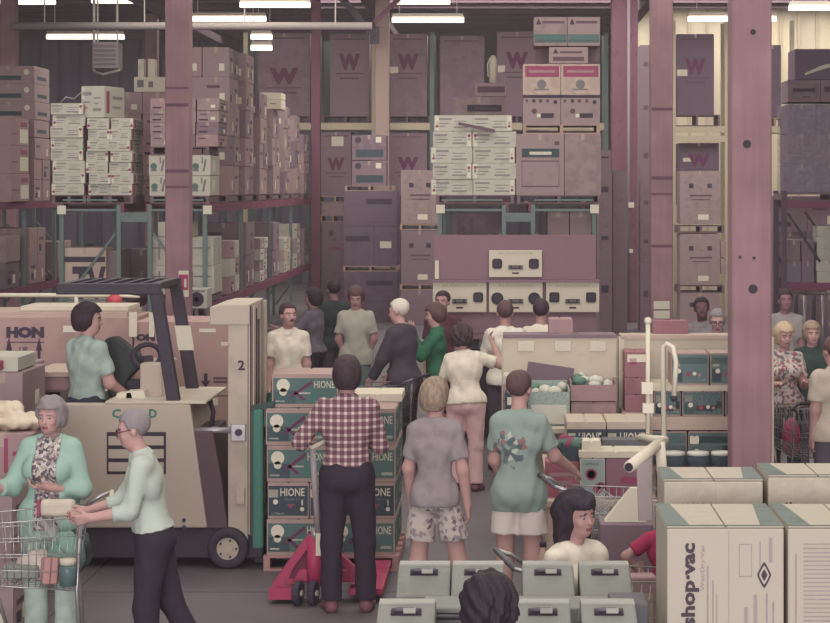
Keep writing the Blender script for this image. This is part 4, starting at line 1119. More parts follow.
# ------------------------------------------------------------------ right rack with wrapped goods
YD = 36.5
D0, D1 = PX(782, YD), PX(880, YD)
rk = thing('pallet_rack', 'red beamed rack with wrapped pallets at far right', 'rack', ((D0 + D1) / 2, YD, 0))
ha = (D1 - D0) / 2
for yv in (0, 1.1):
    for sx in (-1, 1): pbox('upright_post', rk, (sx * (ha - .04), yv, 1.45), (.09, .08, 2.9), M('rack_mauve', (96, 76, 92), .6, .1))
    for zl_ in (1.15, 2.65): pbox('load_beam', rk, (0, yv, zl_), (2 * ha, .06, .14), RED)
bar('diagonal_brace', rk, (-ha + .1, .02, 2.5), (-ha + .7, .02, 1.6), .04, .04, DARK); bar('diagonal_brace', rk, (-ha + .5, .5, 2.5), (-ha + 1.2, .5, 1.5), .04, .04, DARK)
WRAPC = M('cardboard_wrapped', (126, 104, 118), .6, .15, 8)
pallet('pallet under wrapped cartons on far right rack', D0, D1, YD, 1.1, 2.72, WOODD, .13)
stack('wrapped mauve carton', 'far right rack upper level', D0 + .1, D1 - .1, YD + .05, 1.0, 2.85, PZ(104, YD), 3, 1, 3, [WRAPC, FRIDGE])
def wrap(label, x0, x1, y0, y1, z0, z1):
    V, F = boxdata(((x0 + x1) / 2, (y0 + y1) / 2, (z0 + z1) / 2), (x1 - x0, y1 - y0, z1 - z0))
    tag(bevel(link('stretch_film', mesh(V, F, FILM)), .03, 2), label, 'film')
wrap('cloudy stretch film wound around the wrapped mauve cartons', D0 + .06, D1 - .06, YD + .0, YD + 1.08, 2.86, PZ(104, YD) + .01)
cbox('printed_carton', 'mauve carton with dark lettering on the wrapped pile', 'carton', 788, 80, 820, 102, YD + .1, .9, TAND, prints=(('r', .15, .47, .85, .62, INK), ('r', .45, .2, .7, .26, INKB)))
cbox('printed_carton', 'mauve carton at the frame edge on the wrapped pile', 'carton', 820.5, 80, 860, 102, YD + .1, .9, TAND, prints=(('r', .1, .45, .5, .7, INK),))
cbox('film_carton', 'dark purple carton on top of far right pile', 'carton', 795, 49, 850, 79.5, YD + .2, .9, DK)
flm = tag(link('film_scrap', mesh([(-.3, 0, 0), (.0, -.03, .14), (.5, 0, .26), (.5, .02, .2), (.05, .0, .08), (-.28, .02, -.03)], [(0, 1, 4, 5), (1, 2, 3, 4)], PAPER), None, (PX(822, YD), YD + .12, PZ(73, YD))), 'pale film scrap on the dark purple carton', 'film')
stack('mauve carton', 'far right rack lower level', D0 + .12, PX(815, YD), YD + .1, .9, 1.22, 2.0, 2, 1, 2, [WRAPC, TAND])
stack('white carton', 'white pile on far right lower level', PX(817, YD), PX(845, YD), YD + .05, .5, 1.22, PZ(226, YD), 1, 1, 5, WHT)
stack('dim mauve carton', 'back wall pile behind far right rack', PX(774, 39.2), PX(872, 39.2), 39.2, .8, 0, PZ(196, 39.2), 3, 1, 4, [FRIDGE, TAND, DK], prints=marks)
stack('dim mauve carton', 'floor pile under far right rack', D0 + .12, D1 - .12, YD + .15, .8, 0, 1.0, 3, 1, 2, [TAND, FRIDGE])
for i in range(5):
    tag(tube('metal_tube', None, [(PX(786 + i * 9, 35.9), 35.9, 0), (PX(787 + i * 9, 35.9), 35.9, 1.02)], .035, DARK if i % 2 else STEEL), f'{["dark", "pale"][(i + 1) % 2]} upright tube, {ORD[i]} in row under far right rack', 'tube')
# ------------------------------------------------------------------ stereo display board
YS = 24.0
sb = thing('stereo_display', 'reddish brown board with a ledge holding white car stereo panels', 'display', (PX(515, YS), YS, 0))
SBM = M('stereo_board', (144, 108, 116), .85, .08, 5)
def sl(px, py, dy=0.0): return (PX(px, YS) - PX(515, YS), dy, PZ(py, YS))
pbox('back_board', sb, (0, .05, (PZ(235, YS) + PZ(336, YS)) / 2), (PX(596, YS) - PX(434, YS), .06, PZ(235, YS) - PZ(336, YS)), SBM)
pbox('ledge', sb, (0, -.16, PZ(335, YS)), (PX(601, YS) - PX(431, YS), .38, .05), SBM)
pbox('counter', sb, (0, -.1, PZ(348, YS) / 2), (PX(600, YS) - PX(432, YS), .5, PZ(348, YS)), BLACK)
pbox('middle_ledge', sb, (0, -.06, PZ(280.5, YS)), (PX(600, YS) - PX(431, YS), .14, .03), SBM)
def stereo(label, a, t, b, bt, kind):
    W = PX(b, YS) - PX(a, YS); Hh = PZ(t, YS) - PZ(bt, YS)
    o = thing('car_stereo_display', label, 'display', (PX((a + b) / 2, YS), YS - .03, PZ(bt, YS)))
    bevel(link('board', mesh(*boxdata((0, 0, Hh / 2), (W, .05, Hh)), CREAM), o), .006)
    for sx in (-1, 1):
        sp = disc('speaker', o, (sx * W * .345, -.03, Hh * (.50 if kind != 'round' else .46)), W * (.095 if kind != 'round' else .115), .03, BLACK, sq={'soft': .35, 'round': 0, 'square': .9}[kind])
        disc('cone', sp, (0, -.016, 0), W * .06, .012, DARK, sq=0)
    r_ = pbox('radio', o, (0, -.035, Hh * .37), (W * .27, .03, Hh * .14), BLACK)
    for q in (-1, 1): disc('knob', o, (q * W * .12, -.055, Hh * .37), .016, .02, INKG, n=8)
    pbox('radio_dial', o, (0, -.052, Hh * .38), (W * .13, .006, Hh * .05), INKG)
    lettering(o, 'AUDIOVOX', -W * .33, W * .33, Hh * .84, Hh * .93, -.027, M('ink_faint', (172, 160, 140), .8, 0), 0)
    pbox('model_caption', o, (0, -.026, Hh * .15), (W * .13, .004, Hh * .06), INK)
    return o
stereo('upper white car stereo panel alone on the board', 489, 250, 542, 277, 'soft')
stereo('white car stereo panel at left of the lower three', 433, 282, 486.5, 312, 'soft')
stereo('white car stereo panel with round speakers in the lower middle', 489, 282, 542.5, 312, 'round')
stereo('white car stereo panel with square speakers at right of the lower three', 546, 282, 599, 312, 'square')
tag(bevel(link('small_card', mesh(*boxdata((0, 0, .11), (.05, .03, .22)), PAPER), None, (PX(437, YS), YS - .02, PZ(280, YS) + .015)), .004), 'small white card standing at left end of stereo board', 'card')
for i, px in enumerate((445, 470, 570, 590)):
    cbox('radio_box', f'dark radio box, {ORD[i]} from left, on counter under the stereo ledge', 'box', px - 9, 338, px + 9, 347.6, YS - .3, .25, DARK)
# ------------------------------------------------------------------ big tan cartons behind the forklift
YN = 18.4
HONC = M('cardboard_hon', (180, 142, 132), .9, .07, 5, .06)
HT = PZ(318, YN)
def arrow(u, v, s, down=False):
    k = -1 if down else 1
    return ('g', [(u - .02 * s, v + k * .0), (u - .02 * s, v - k * .06), (u + .02 * s, v - k * .06), (u + .02 * s, v), (u + .045 * s, v), (u, v + k * .07), (u - .045 * s, v)], INK)
xa, xb, xc, xd = PX(-40, YN), PX(132, YN), PX(133, YN), PX(250, YN)
carton('furniture_carton', 'wide tan carton with bold black letters and two up arrows', 'carton', xa, xb, YN, .95, 0, HT, HONC,
       prints=(('t', 'HON', .27, .895, .49, .955, INK, .08, 0), ('r', .27, .87, .49, .876, INKB), ('t', 'UP', .345, .82, .395, .85, INKB, .03, 0), arrow(.285, .83, .4), arrow(.46, .83, .4), ('r', .60, .925, .68, .96, PAPER), ('d', .56, .72, .02, INKB, .8)))
carton('furniture_carton', 'tall tan carton with down arrow behind the forklift guard', 'carton', xc, xd, YN + .05, .9, PZ(396, YN), HT - .04, HONC,
       prints=(('r', .56, .86, .70, .91, PAPER), ('g', [(.60, .30), (.63, .30), (.63, .2), (.655, .2), (.615, .1), (.575, .2), (.60, .2)], INK), ('r', .68, .22, .80, .25, INKB), ('r', .68, .17, .80, .2, INKB), ('t', 'ON', .02, .74, .18, .84, INK, .08, 0), ('r', .03, .55, .06, .62, INKB)))
carton('furniture_carton', 'tan carton with small red mark below the down arrow carton', 'carton', xc, xd, YN + .05, .9, 0, PZ(397, YN), HONC, prints=(('r', .55, .92, .72, .985, PAPER), ('r', .62, .86, .68, .88, INKR), ('g', [(.60, .70), (.63, .70), (.63, .64), (.655, .64), (.615, .59), (.575, .64), (.60, .64)], INK)))
lid = thing('flat_carton', 'flat cream carton lid lying on the wide tan carton', 'lid', (PX(48, YN), YN + .45, HT))
pbox('sheet', lid, (0, 0, .025), (PX(125, YN) - PX(-30, YN), .8, .05), TANL); pbox('sheet', lid, (.2, .05, .075), (1.0, .6, .04), CREAM)
for i, (a, b) in enumerate(((129, 137), (149, 154))):
    cbox('paper_tag', f'{["left", "right"][i]} white paper tag hanging on tall tan carton', 'tag', a, 312, b, 337, YN + (-.012, .037)[i], .01, PAPER)
# white rail with the red ball
rl = thing('barrier_rail', 'white horizontal pipe rail with a red ball behind tan cartons', 'rail', (PX(60, 19.6), 19.6, 0))
zr1 = PZ(295, 19.6)
tube('rail', rl, [(-1.6, 0, zr1), (.55, 0, zr1 - .005), (.78, 0, zr1 - .02)], [.022, .022, .01], WPIPE)
for q in (-1.2, .16): tube('stanchion', rl, [(q, 0, 0), (q, 0, zr1)], .02, WPIPE)
ball('ball', rl, (PX(115, 19.6) - PX(60, 19.6), -.02, PZ(301, 19.6)), .075, M('ball_red', (206, 70, 78), .5, .05), 14)
# ------------------------------------------------------------------ forklift
FY0, FY1 = 15.5, 16.65
fx = PX(150, FY0)
fl = thing('forklift', 'beige stand-up forklift with dark overhead guard and tall mast', 'forklift', (fx, FY0, 0))
def fp(pts, Y=FY0): return [(PX(x, Y) - fx, PZ(y, Y)) for x, y in pts]
FMV = M('forklift_mauve', (96, 74, 82), .7, .1, 6)
sp_ = prism('side_panel', fl, fp([(60, 404), (190, 404), (207, 528), (60, 528)]), 0, .11, FLB, .012)
prism('side_panel', fl, fp([(60, 404), (190, 404), (207, 528), (60, 528)]), FY1 - FY0 - .1, FY1 - FY0, FLB, .012)
prism('front_body', fl, fp([(128, 405), (189, 405), (206, 527), (128, 527)]), .112, FY1 - FY0 - .102, FLB)
prism('rear_panel', fl, fp([(56, 410), (62, 410), (62, 530), (56, 530)]), .02, FY1 - FY0 - .02, FLB, .01)
prism('deck_plate', fl, fp([(105, 401.5), (206, 401.5), (206, 404), (105, 404)]), .0, FY1 - FY0, M('deck_cream', (206, 190, 164), .6, .05), .004)
prism('chassis', fl, fp([(62, 529), (214, 529), (250, 534), (262, 546), (262, 560), (70, 560)]), .06, FY1 - FY0 - .06, DARK, .015)
prism('step_platform', fl, fp([(62, 536), (128, 536), (128, 529), (62, 529)]), .12, FY1 - FY0 - .12, DARK)
# vent in the side panel
prism('vent_recess', sp_, fp([(107, 432), (166, 432), (166, 474), (107, 474)]), -.006, .01, BLACK)
for q in range(3):
    prism('vent_louver', sp_, fp([(109, 436 + q * 13), (164, 436 + q * 13), (164, 445 + q * 13), (109, 445 + q * 13)]), -.02, .0, FLB)
lettering(sp_, 'C', fp([(112, 0)])[0][0], fp([(121, 0)])[0][0], fp([(0, 418)])[0][1], fp([(0, 409)])[0][1], -.004, FLG, .04)
lettering(sp_, 'D', fp([(149, 0)])[0][0], fp([(157, 0)])[0][0], fp([(0, 418)])[0][1], fp([(0, 409)])[0][1], -.004, FLG, .04)
for (x, y) in ((184, 520), (184, 527)):
    disc('bolt', sp_, (fp([(x, y)])[0][0], -.004, fp([(x, y)])[0][1]), .015, .015, DARK, n=8)
# overhead guard
GD = M('guard_dark', (62, 52, 64), .55, .08, 8)
zg = PZ(289, FY0 + .1)
gx0, gx1 = PX(57, FY0 + .1) - fx, PX(161, FY0 + .1) - fx
guard = link('overhead_guard', mesh(*boxdata(((gx0 + gx1) / 2, .1, zg), (gx1 - gx0, .09, .085)), GD), fl)
bevel(guard, .01)
pbox('guard_rail', guard, ((gx0 + gx1) / 2, FY1 - FY0 - .1, zg), (gx1 - gx0, .09, .085), GD)
for q in range(7):
    pbox('guard_bar', guard, (gx0 + .05 + (gx1 - gx0 - .1) * q / 6, (FY1 - FY0) / 2, zg + .02), (.07 if q in (0, 6) else .035, FY1 - FY0 - .28, .05), GD)
for (yy, nm) in ((.06, 'near'), (FY1 - FY0 - .14, 'far')):
    V, F = prism_data(fp([(149, 291), (161, 291), (180, 405), (167, 405)], FY0 + .06), yy, yy + .09)
    lg = bevel(link('guard_leg', mesh(V, F, GD), fl), .008)
    if nm == 'far':
        prism('white_sign', lg, fp([(155, 334), (171.5, 334), (175.5, 360), (159, 360)], FY0 + .06), yy - .012, yy - .001, PAPER)
# cab contents
prism('back_cushion', fl, fp([(104, 350), (106, 338), (117, 336), (140, 354), (142, 366), (128, 380), (126, 399), (110, 398)], 16.3), .72, .92, M('cushion_green', (58, 62, 62), .7, .1), .03)
prism('control_pod', fl, fp([(127, 380), (152, 378), (152, 398), (127, 398)], 16.3), .75, .95, BLACK, .01)
o = prism('meter_box', fl, fp([(141, 363), (167, 363), (170, 400), (141, 400)], 15.95), .40, .95, FLB, .012)
prism('meter_strip', fl, fp([(160, 372), (163, 372), (164, 396), (161, 396)], 15.95), .385, .41, FLB)
ring = [(PX(147, 16.1) - fx + .11 * math.cos(a), .6 + .05 * math.sin(a), PZ(356, 16.1) + .09 * math.sin(a)) for a in np.linspace(0, 2 * math.pi, 18, endpoint=False)]
tube('steering_wheel', fl, ring, .022, BLACK, 8, True)
tube('steering_column', fl, [(PX(147, 16.1) - fx, .6, PZ(356, 16.1)), (PX(150, 16.1) - fx, .62, PZ(399, 16.1))], .05, BLACK)
for q, (a, b, y) in enumerate(((118, 132, 398), (128, 145, 396))):
    prism('paper_stack', fl, fp([(a, y - 5), (b, y - 6), (b + 2, y + 3), (a - 1, y + 3)], 15.8), .25, .42, PAPER)
# mast
mast = prism('mast', fl, fp([(228, 322), (248, 322), (248, 548), (228, 548)], FY0 + .06), .05, .20, FLB, .008)
prism('mast_far_rail', mast, fp([(226, 322), (246, 322), (246, 548), (226, 548)], FY0 + .06), .80, .95, FLB, .008)
for i, (a, b) in enumerate(((248.4, 250), (250.8, 252), (252.6, 254))):
    prism('inner_channel', mast, fp([(a, 306), (b, 306), (b, 546), (a, 546)], FY0 + .06), .06, .18, [FLB, M('mast_mauve', (120, 104, 110), .6, .08), FLB][i], .003)
    prism('inner_channel', mast, fp([(a, 306), (b, 306), (b, 546), (a, 546)], FY0 + .06), .82, .94, FLB)
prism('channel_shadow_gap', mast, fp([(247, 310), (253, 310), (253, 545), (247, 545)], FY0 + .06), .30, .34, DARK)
prism('top_crosshead', mast, fp([(210, 307), (222, 304), (250, 304), (250, 325), (210, 325)], FY0 + .06), .04, .94, FLB, .01)
lettering(mast, '2', fp([(238, 0)], FY0 + .06)[0][0], fp([(245, 0)], FY0 + .06)[0][0], fp([(0, 370)], FY0 + .06)[0][1], fp([(0, 360)], FY0 + .06)[0][1], .045, INK, .03)
for (x0, y0, x1, y1) in ((221, 342, 229, 346), (231, 424, 246, 441), (236, 488, 245, 504)):
    prism('bracket', mast, fp([(x0, y0), (x1, y0), (x1, y1), (x0, y1)], FY0 + .04), .02, .06, STEEL if y0 == 424 else FLB, .006)
disc('pin', mast, (fp([(239, 432)], FY0 + .04)[0][0], .012, fp([(239, 432)], FY0 + .04)[0][1]), .028, .03, DARK, n=10)
tube('tilt_cylinder', fl, [(fp([(188, 431)])[0][0], .06, fp([(188, 431)])[0][1]), (fp([(232, 431)])[0][0], .05, fp([(232, 431)])[0][1])], .025, STEEL)
prism('dark_cover', fl, fp([(188, 433), (212, 431), (221, 480), (227, 529), (204, 529)], FY0), .02, .78, FMV, .01)
for x in (200, 222):
    tube('hose', fl, [(fp([(x, 405)])[0][0], .5, fp([(x, 405)])[0][1]), (fp([(x + 6, 418)])[0][0], .4, fp([(x + 6, 418)])[0][1]), (fp([(x + 2, 440)])[0][0], .45, fp([(x + 2, 440)])[0][1])], .02, BLACK)
# wheels
def wheel(parent, c, r, wd, hub=FLB, name='wheel'):
    prof = [(-wd / 2, r * .55), (-wd / 2, r * .9), (-wd * .35, r), (wd * .35, r), (wd / 2, r * .9), (wd / 2, r * .55)]
    V = []; F = []; n = 24
    for k in range(n):
        a = 2 * math.pi * k / n
        for (y, q) in prof: V.append((q * math.cos(a), y, q * math.sin(a)))
    m = len(prof)
    for k in range(n):
        for j in range(m): F.append((k * m + j, k * m + (j + 1) % m, ((k + 1) % n) * m + (j + 1) % m, ((k + 1) % n) * m + j))
    w = link(name, mesh(V, F, RUB, True), parent, c)
    disc('hub', w, (0, 0, 0), r * .6, wd * .8, hub, n=18); disc('hub_cap', w, (0, -wd * .42, 0), r * .25, .03, FLB, n=12)
    for k in range(5):
        a = 2 * math.pi * k / 5
        disc('lug', w, (r * .42 * math.cos(a), -wd * .42, r * .42 * math.sin(a)), r * .06, .02, DARK, n=6)
    return w
wx = fp([(228, 0)])[0][0]
wheel(fl, (wx, .03, .158), .158, .13); wheel(fl, (wx, FY1 - FY0 - .09, .158), .158, .13)
wheel(fl, (fp([(88, 0)])[0][0], .5, .14), .14, .12)
# green carriage
for yy in (-.06, .88):
    prism('carriage_post', fl, fp([(253, 409), (264, 407), (264, 548), (253, 548)], FY0), yy, yy + .08, FLG, .02)
    prism('carriage_hook', fl, fp([(252, 405), (275, 401), (275, 407), (264, 410), (252, 411)], FY0), yy + .005, yy + .075, M('carriage_dark', (52, 74, 72), .6, .1), .01)
for yq in (430, 520): prism('carriage_bar', fl, fp([(252, yq), (262, yq), (262, yq + 12), (252, yq + 12)], FY0), .02, .88, FLG)
for yy in (.16, .66): prism('fork', fl, fp([(252, 540), (258, 540), (258, 560), (264.5, 563), (264.5, 566), (252, 566)], FY0), yy, yy + .1, DARK)
# ------------------------------------------------------------------ pallet of green cases
YP = 15.4
def lz(y): return PZ(y, YP)
px0, px1 = PX(266, YP), PX(396, YP)
pallet('pinkish wooden pallet under the green case load', px0 - .02, px1 + .02, YP, 1.1, 0, M('pallet_pink', (172, 126, 120), .9, .15, 6, .2), .118)
CASE = M('case_kraft', (176, 146, 134), .9, .06, 8)
def picture_case():
    return (('r', .02, .10, .98, .88, TEALP), ('r', .02, .10, .36, .5, TEALD), ('d', .17, .66, .052, PAPER, 0), ('r', .07, .56, .27, .66, INKR), ('d', .17, .46, .03, CREAM, 0),
            ('g', [(.27, .34), (.31, .30), (.62, .72), (.60, .82)], INKM), ('g', [(.30, .46), (.34, .5), (.52, .24), (.47, .2)], INKM), ('r', .40, .40, .58, .45, PAPER), ('g', [(.60, .5), (.60, .12), (.66, .12), (.66, .5)], FLG),
            ('t', 'HIONE', .64, .58, .95, .80, CREAM, .01, 0), ('r', .78, .18, .95, .26, PAPER), ('r', .05, .16, .20, .2, PAPER), ('R', .06, .1, .94, .88, TEALP), ('R', .2, .3, .7, .6, PAPER))
def name_case():
    return (('r', .02, .08, .98, .90, TEALD), ('r', .02, .58, .25, .80, CREAM), ('d', .19, .46, .02, PAPER, 0), ('t', 'HIONE', .31, .62, .90, .84, PAPER, .01, 0), ('r', .4, .5, .76, .56, INKG),
            ('g', [(.46, .4), (.66, .4), (.56, .28)], INKR), ('r', .82, .36, .86, .52, PAPER), ('d', .84, .26, .016, PAPER, 0), ('r', .1, .12, .4, .16, PAPER), ('R', .06, .1, .94, .88, TEALP), ('R', .2, .3, .7, .6, PAPER))
zrow = [.118 + k * .2835 for k in range(5)]
def load_row(k, cuts, pr, word):
    for i in range(len(cuts) - 1):
        for j in range(2):
            pos = (['left', 'right'] if len(cuts) == 3 else ['left', 'middle', 'right'])[i]
            carton('green_case', f'green {word} case, {["bottom", "second", "third", "fourth"][k]} layer {pos} {["front", "rear"][j]} of pallet load', 'case', PX(cuts[i], YP) + .004, PX(cuts[i + 1], YP) - .004, YP + .02 + j * .54, .53, zrow[k], zrow[k] + .28, CASE, prints=pr() if j == 0 or i == len(cuts) - 2 else ())
load_row(0, [266, 330, 395], picture_case, 'picture'); load_row(1, [267, 309, 352, 395], name_case, 'lettered')
load_row(2, [266, 331, 396], picture_case, 'picture'); load_row(3, [265, 330, 396], picture_case, 'picture')
carton('green_case', 'green picture case alone on top of pallet load', 'case', PX(272, YP + .1), PX(338, YP + .1), YP + .1, .55, zrow[4], zrow[4] + .255, CASE, prints=picture_case())
carton('green_case', 'green case with pale top at right of pallet load', 'case', PX(352, YP + .5), PX(402, YP + .5), YP + .5, .5, zrow[4], zrow[4] + .06, CREAM)
# ------------------------------------------------------------------ red pallet jack
YJK = 14.35
jk = thing('pallet_jack', 'red pallet jack with its handle raised beside the man in plaid', 'pallet jack', (PX(322, YJK), YJK, 0))
jx = lambda px, Y=YJK: PX(px, Y) - PX(322, YJK)
for a, b in ((273, 297), (350, 384)):
    x0_, x1_ = jx(a), jx(b)
    prism('fork', jk, [(x0_, .05), (x1_, .05), (x1_, .10), (x0_, .10)], -.12, .98, PJR, .008)
V, F = prism_data([(jx(271), .03), (jx(300), .03), (jx(300), .11), (jx(272), .11)], -.17, -.11); link('fork_toe', mesh(V, F, PJR), jk)
bar('frame_arm', jk, (jx(312), -.05, .46), (jx(276), -.08, .11), .06, .05, PJR); bar('frame_arm', jk, (jx(318), -.05, .46), (jx(372), -.08, .11), .06, .05, PJR)
prism('frame_plate', jk, [(jx(308), .48), (jx(322), .48), (jx(366), .14), (jx(288), .14)], .03, .06, M('jack_red_dark', (128, 42, 76), .6, .1))
prism('torsion_beam', jk, [(jx(292), .13), (jx(372), .13), (jx(366), .21), (jx(300), .22)], -.05, .05, PJR, .01)
tube('pump_cylinder', jk, [(jx(316), -.1, .12), (jx(316), -.1, .46)], .055, PJR, 14); tube('pump_rod', jk, [(jx(316), -.1, .45), (jx(316), -.1, .52)], .03, STEEL)
for q in (-.06, .06):
    w_ = wheel(jk, (jx(311) + q * .9 - .02, -.2, .085), .085, .05, DARK, 'steer_wheel'); w_.rotation_euler = (0, 0, D(78))
pbox('valve_block', jk, (jx(322), -.13, .42), (.06, .06, .16), PAPER)
hx, hz = jx(303, 14.05), PZ(440, 14.05)
tube('handle_shaft', jk, [(jx(320), -.13, .46), (jx(318), -.2, .8), (jx(316), -.28, hz - .06)], .022, M('handle_grey', (176, 160, 158), .4, .05))
tube('handle_loop', jk, [(jx(316), -.28, hz - .06), (hx + .02, -.30, hz - .03), (hx - .02, -.3, hz + .08), (jx(318), -.3, hz + .13), (jx(330), -.29, hz + .1), (jx(331), -.28, hz)], .016, PAPER, 8, True)
# ------------------------------------------------------------------ gondola shelves on the right
YQ = 17.2
gz = lambda y, Y=YQ: PZ(y, Y)
g1 = thing('display_bin', 'cream panelled display bin with three price cards', 'display', (PX(560, YQ), YQ, 0))
gx = lambda px, Y=YQ, c=560: PX(px, Y) - PX(c, YQ)
bevel(link('back_panel', mesh(*boxdata(((gx(503) + gx(617)) / 2, .1, (gz(338) + .3) / 2), (gx(617) - gx(503), .05, gz(338) - .3)), BIN), g1), .004)
pbox('top_rail', g1, ((gx(503) + gx(617)) / 2, .1, gz(337)), (gx(617) - gx(503), .09, .03), TAND)
pbox('top_shelf', g1, ((gx(503) + gx(617)) / 2, .35, gz(338.5)), (gx(617) - gx(503), .45, .03), TAND)
for px in (504, 616): pbox('end_post', g1, (gx(px), .35, gz(339) / 2), (.04, .5, gz(339)), BIN)
for i, px in enumerate((526, 563, 598)): pbox('price_card', g1, (gx(px), .06, gz(346.5)), (.14, .015, .085), PAPER, (.15, 0, 0))
zs1 = 0.95
pbox('display_shelf', g1, ((gx(503) + gx(617)) / 2, -.25, zs1 - .02), (gx(617) - gx(503), .66, .04), BIN)
for px in (504, 616): pbox('shelf_leg', g1, (gx(px), -.5, zs1 / 2 - .02), (.05, .05, zs1 - .04), BIN)
cbox('brown_carton', 'pinkish carton on the cream display bin beside the white shirts', 'carton', 549, 319.5, 573, 336.4, YQ + .3, .35, TANP)
# produce cartons
def open_carton(name, label, x0, x1, Y, dep, z0, z1, mat, fill):
    t = thing(name, label, 'carton', ((x0 + x1) / 2, Y + dep / 2, z0)); W = x1 - x0; Hh = z1 - z0
    for (c, s, nm) in (((0, -dep / 2, Hh / 2), (W, .012, Hh), 'wall_panel'), ((0, dep / 2, Hh / 2 + .03), (W, .012, Hh + .06), 'wall_panel'), ((-W / 2, 0, Hh / 2 + .015), (.012, dep, Hh + .03), 'wall_panel'), ((W / 2, 0, Hh / 2 + .015), (.012, dep, Hh + .03), 'wall_panel'), ((0, 0, .01), (W, dep, .02), 'base')):
        pbox('side' if nm == 'wall_panel' else nm, t, c, s, mat)
    for q in range(9):
        r = random.Random(q * 7 + int(x0 * 100))
        ball(fill[0], t, (r.uniform(-.42, .42) * W, r.uniform(-.38, .38) * dep, Hh * .86 + r.uniform(0, .05)), (r.uniform(.05, .075), .05, r.uniform(.035, .06)), fill[1 + q % (len(fill) - 1)], 8)
    return t
BAGW = M('bag_white', (206, 204, 182), .4, .06, 20, .4); BAGG = M('bag_green', (96, 132, 112), .5, .12, 20, .4)
open_carton('produce_carton', 'open pinkish carton full of bagged white and green goods', PX(571, 16.9), PX(616, 16.9), 16.9, .42, PZ(401, 16.9), PZ(385, 16.9), TANP, ('bagged_item', BAGW, BAGG, BAGW))
cbox('brown_carton', 'pinkish carton under the open bagged goods carton', 'carton', 571, 402, 616, 414, 16.9, .42, TANP, prints=(('r', .0, .9, 1.0, .93, INKB),))
t_ = open_carton('glass_carton', 'open carton of glass goods with raised brown flap', PX(528, 16.8), PX(569, 16.8), 16.8, .42, zs1, PZ(392, 16.8), M('glass_pack', (150, 164, 150), .5, .2, 20), ('wrapped_glass', BAGW, BAGG, BAGW))
pbox('raised_flap', t_, (.02, .22, .38), (.4, .012, .2), TAND, (.2, .15, 0)); pbox('clear_front', t_, (0, -.225, .1), (.3, .01, .16), BAGW)
cbox('brown_carton', 'small pinkish carton left on display shelf behind teal shirt boy', 'carton', 503, 385, 521, 417, 16.8, .35, TANP, prints=(('r', 0, .5, 1, .53, INKB),))
cbox('white_carton', 'white carton with two dark dots on the pinkish carton', 'carton', 503, 376, 521, 384.5, 16.8, .35, WHT, prints=(('d', .4, .5, .014, INK, 0), ('d', .75, .5, .014, INK, 0)))
cbox('dark_bag_box', 'dark speckled box next to the teal shirt boy', 'box', 505, 392, 528, 418, 16.6, .18, TEALD, prints=(('r', .1, .5, .3, .8, PAPER), ('r', .5, .3, .7, .5, INKG), ('r', .3, .7, .8, .8, INKG)))
# second unit
g2 = thing('display_shelf_unit', 'cream shelf unit carrying the teal picture cases', 'display', (PX(695, YQ), YQ, 0))
hx2 = lambda px, Y=YQ: PX(px, Y) - PX(695, YQ)
Wd = hx2(772) - hx2(621)
bevel(link('back_panel', mesh(*boxdata(((hx2(621) + hx2(772)) / 2, .12, (gz(338) + .2) / 2), (Wd, .05, gz(338) - .2)), BIN), g2), .004)
pbox('top_rail', g2, ((hx2(621) + hx2(772)) / 2, .2, gz(337.5)), (Wd, .28, .03), TANL)
for px in (622, 772): pbox('end_post', g2, (hx2(px), .12, gz(338) / 2), (.05, .12, gz(338)), BIN)
YW = 16.6
for (yy, th, m_) in ((388, .045, BIN), (423, .11, TANL), (470, .05, TANL)):
    pbox('shelf', g2, ((PX(650, YW) + PX(772, YW)) / 2 - PX(695, YQ), (YW - YQ) + .28, PZ(yy, YW)), (PX(772, YW) - PX(650, YW), .6, th), m_)
for px in (651, 772): pbox('shelf_post', g2, (PX(px, YW) - PX(695, YQ), YW - YQ + .02, PZ(386, YW) / 2), (.03, .03, PZ(386, YW)), BIN)
def teal_case(): return (('r', .02, .06, .98, .95, M('print_teal_mid', (92, 112, 110), .8, .25, 16)), ('r', .04, .1, .3, .5, TEALD), ('r', .82, .3, .96, .6, TEALD), ('r', .03, .66, .97, .86, TEALP), ('r', .06, .58, .24, .82, CREAM), ('d', .2, .44, .02, PAPER, 0), ('r', .32, .2, .82, .42, INKM), ('d', .62, .36, .016, PAPER, 0), ('d', .45, .34, .02, INKR, 0), ('d', .75, .32, .014, TANP, 0), ('r', .4, .7, .7, .74, PAPER), ('r', .5, .9, .9, .93, TEALP), ('r', .72, .14, .92, .2, PAPER), ('r', .36, .5, .9, .56, INKG))
def put_cases(lst, Y, yb, yt, row):
    for i, (a, b) in enumerate(lst):
        carton('teal_case', f'teal picture case, {ORD[i]} from left, {row} row of cream shelf unit', 'case', PX(a, Y) + .003, PX(b, Y) - .003, Y, .34, PZ(yb, Y), PZ(yt, Y), CASE, prints=teal_case())
put_cases(((671, 709), (710, 748), (749, 771)), YW, 385.2, 353, 'top'); put_cases(((654, 681), (682, 724), (725, 768)), YW, 416, 391, 'middle')
put_cases(((652, 687), (688, 730), (731, 770)), YW, 466.8, 431, 'bottom')
cbox('price_card', 'white price card on stem in the bottom teal row', 'sign', 690, 436, 699, 444, YW - .05, .01, PAPER)
for i, px in enumerate((674, 698, 722)):
    Yt = 16.0
    t = thing('round_tub', f'green and white lidded tub, {ORD[i]} from left, in front of bottom teal row', 'tub', (PX(px, Yt), Yt, PZ(471, Yt)))
    tube('body', t, [(0, 0, 0), (0, 0, .10), (0, 0, .13)], [.09, .095, .085], TEALD, 16); tube('label_band', t, [(0, 0, .005), (0, 0, .045)], .0955, INKM, 16); tube('lid', t, [(0, 0, .13), (0, 0, .155)], [.092, .085], BAGW, 16)
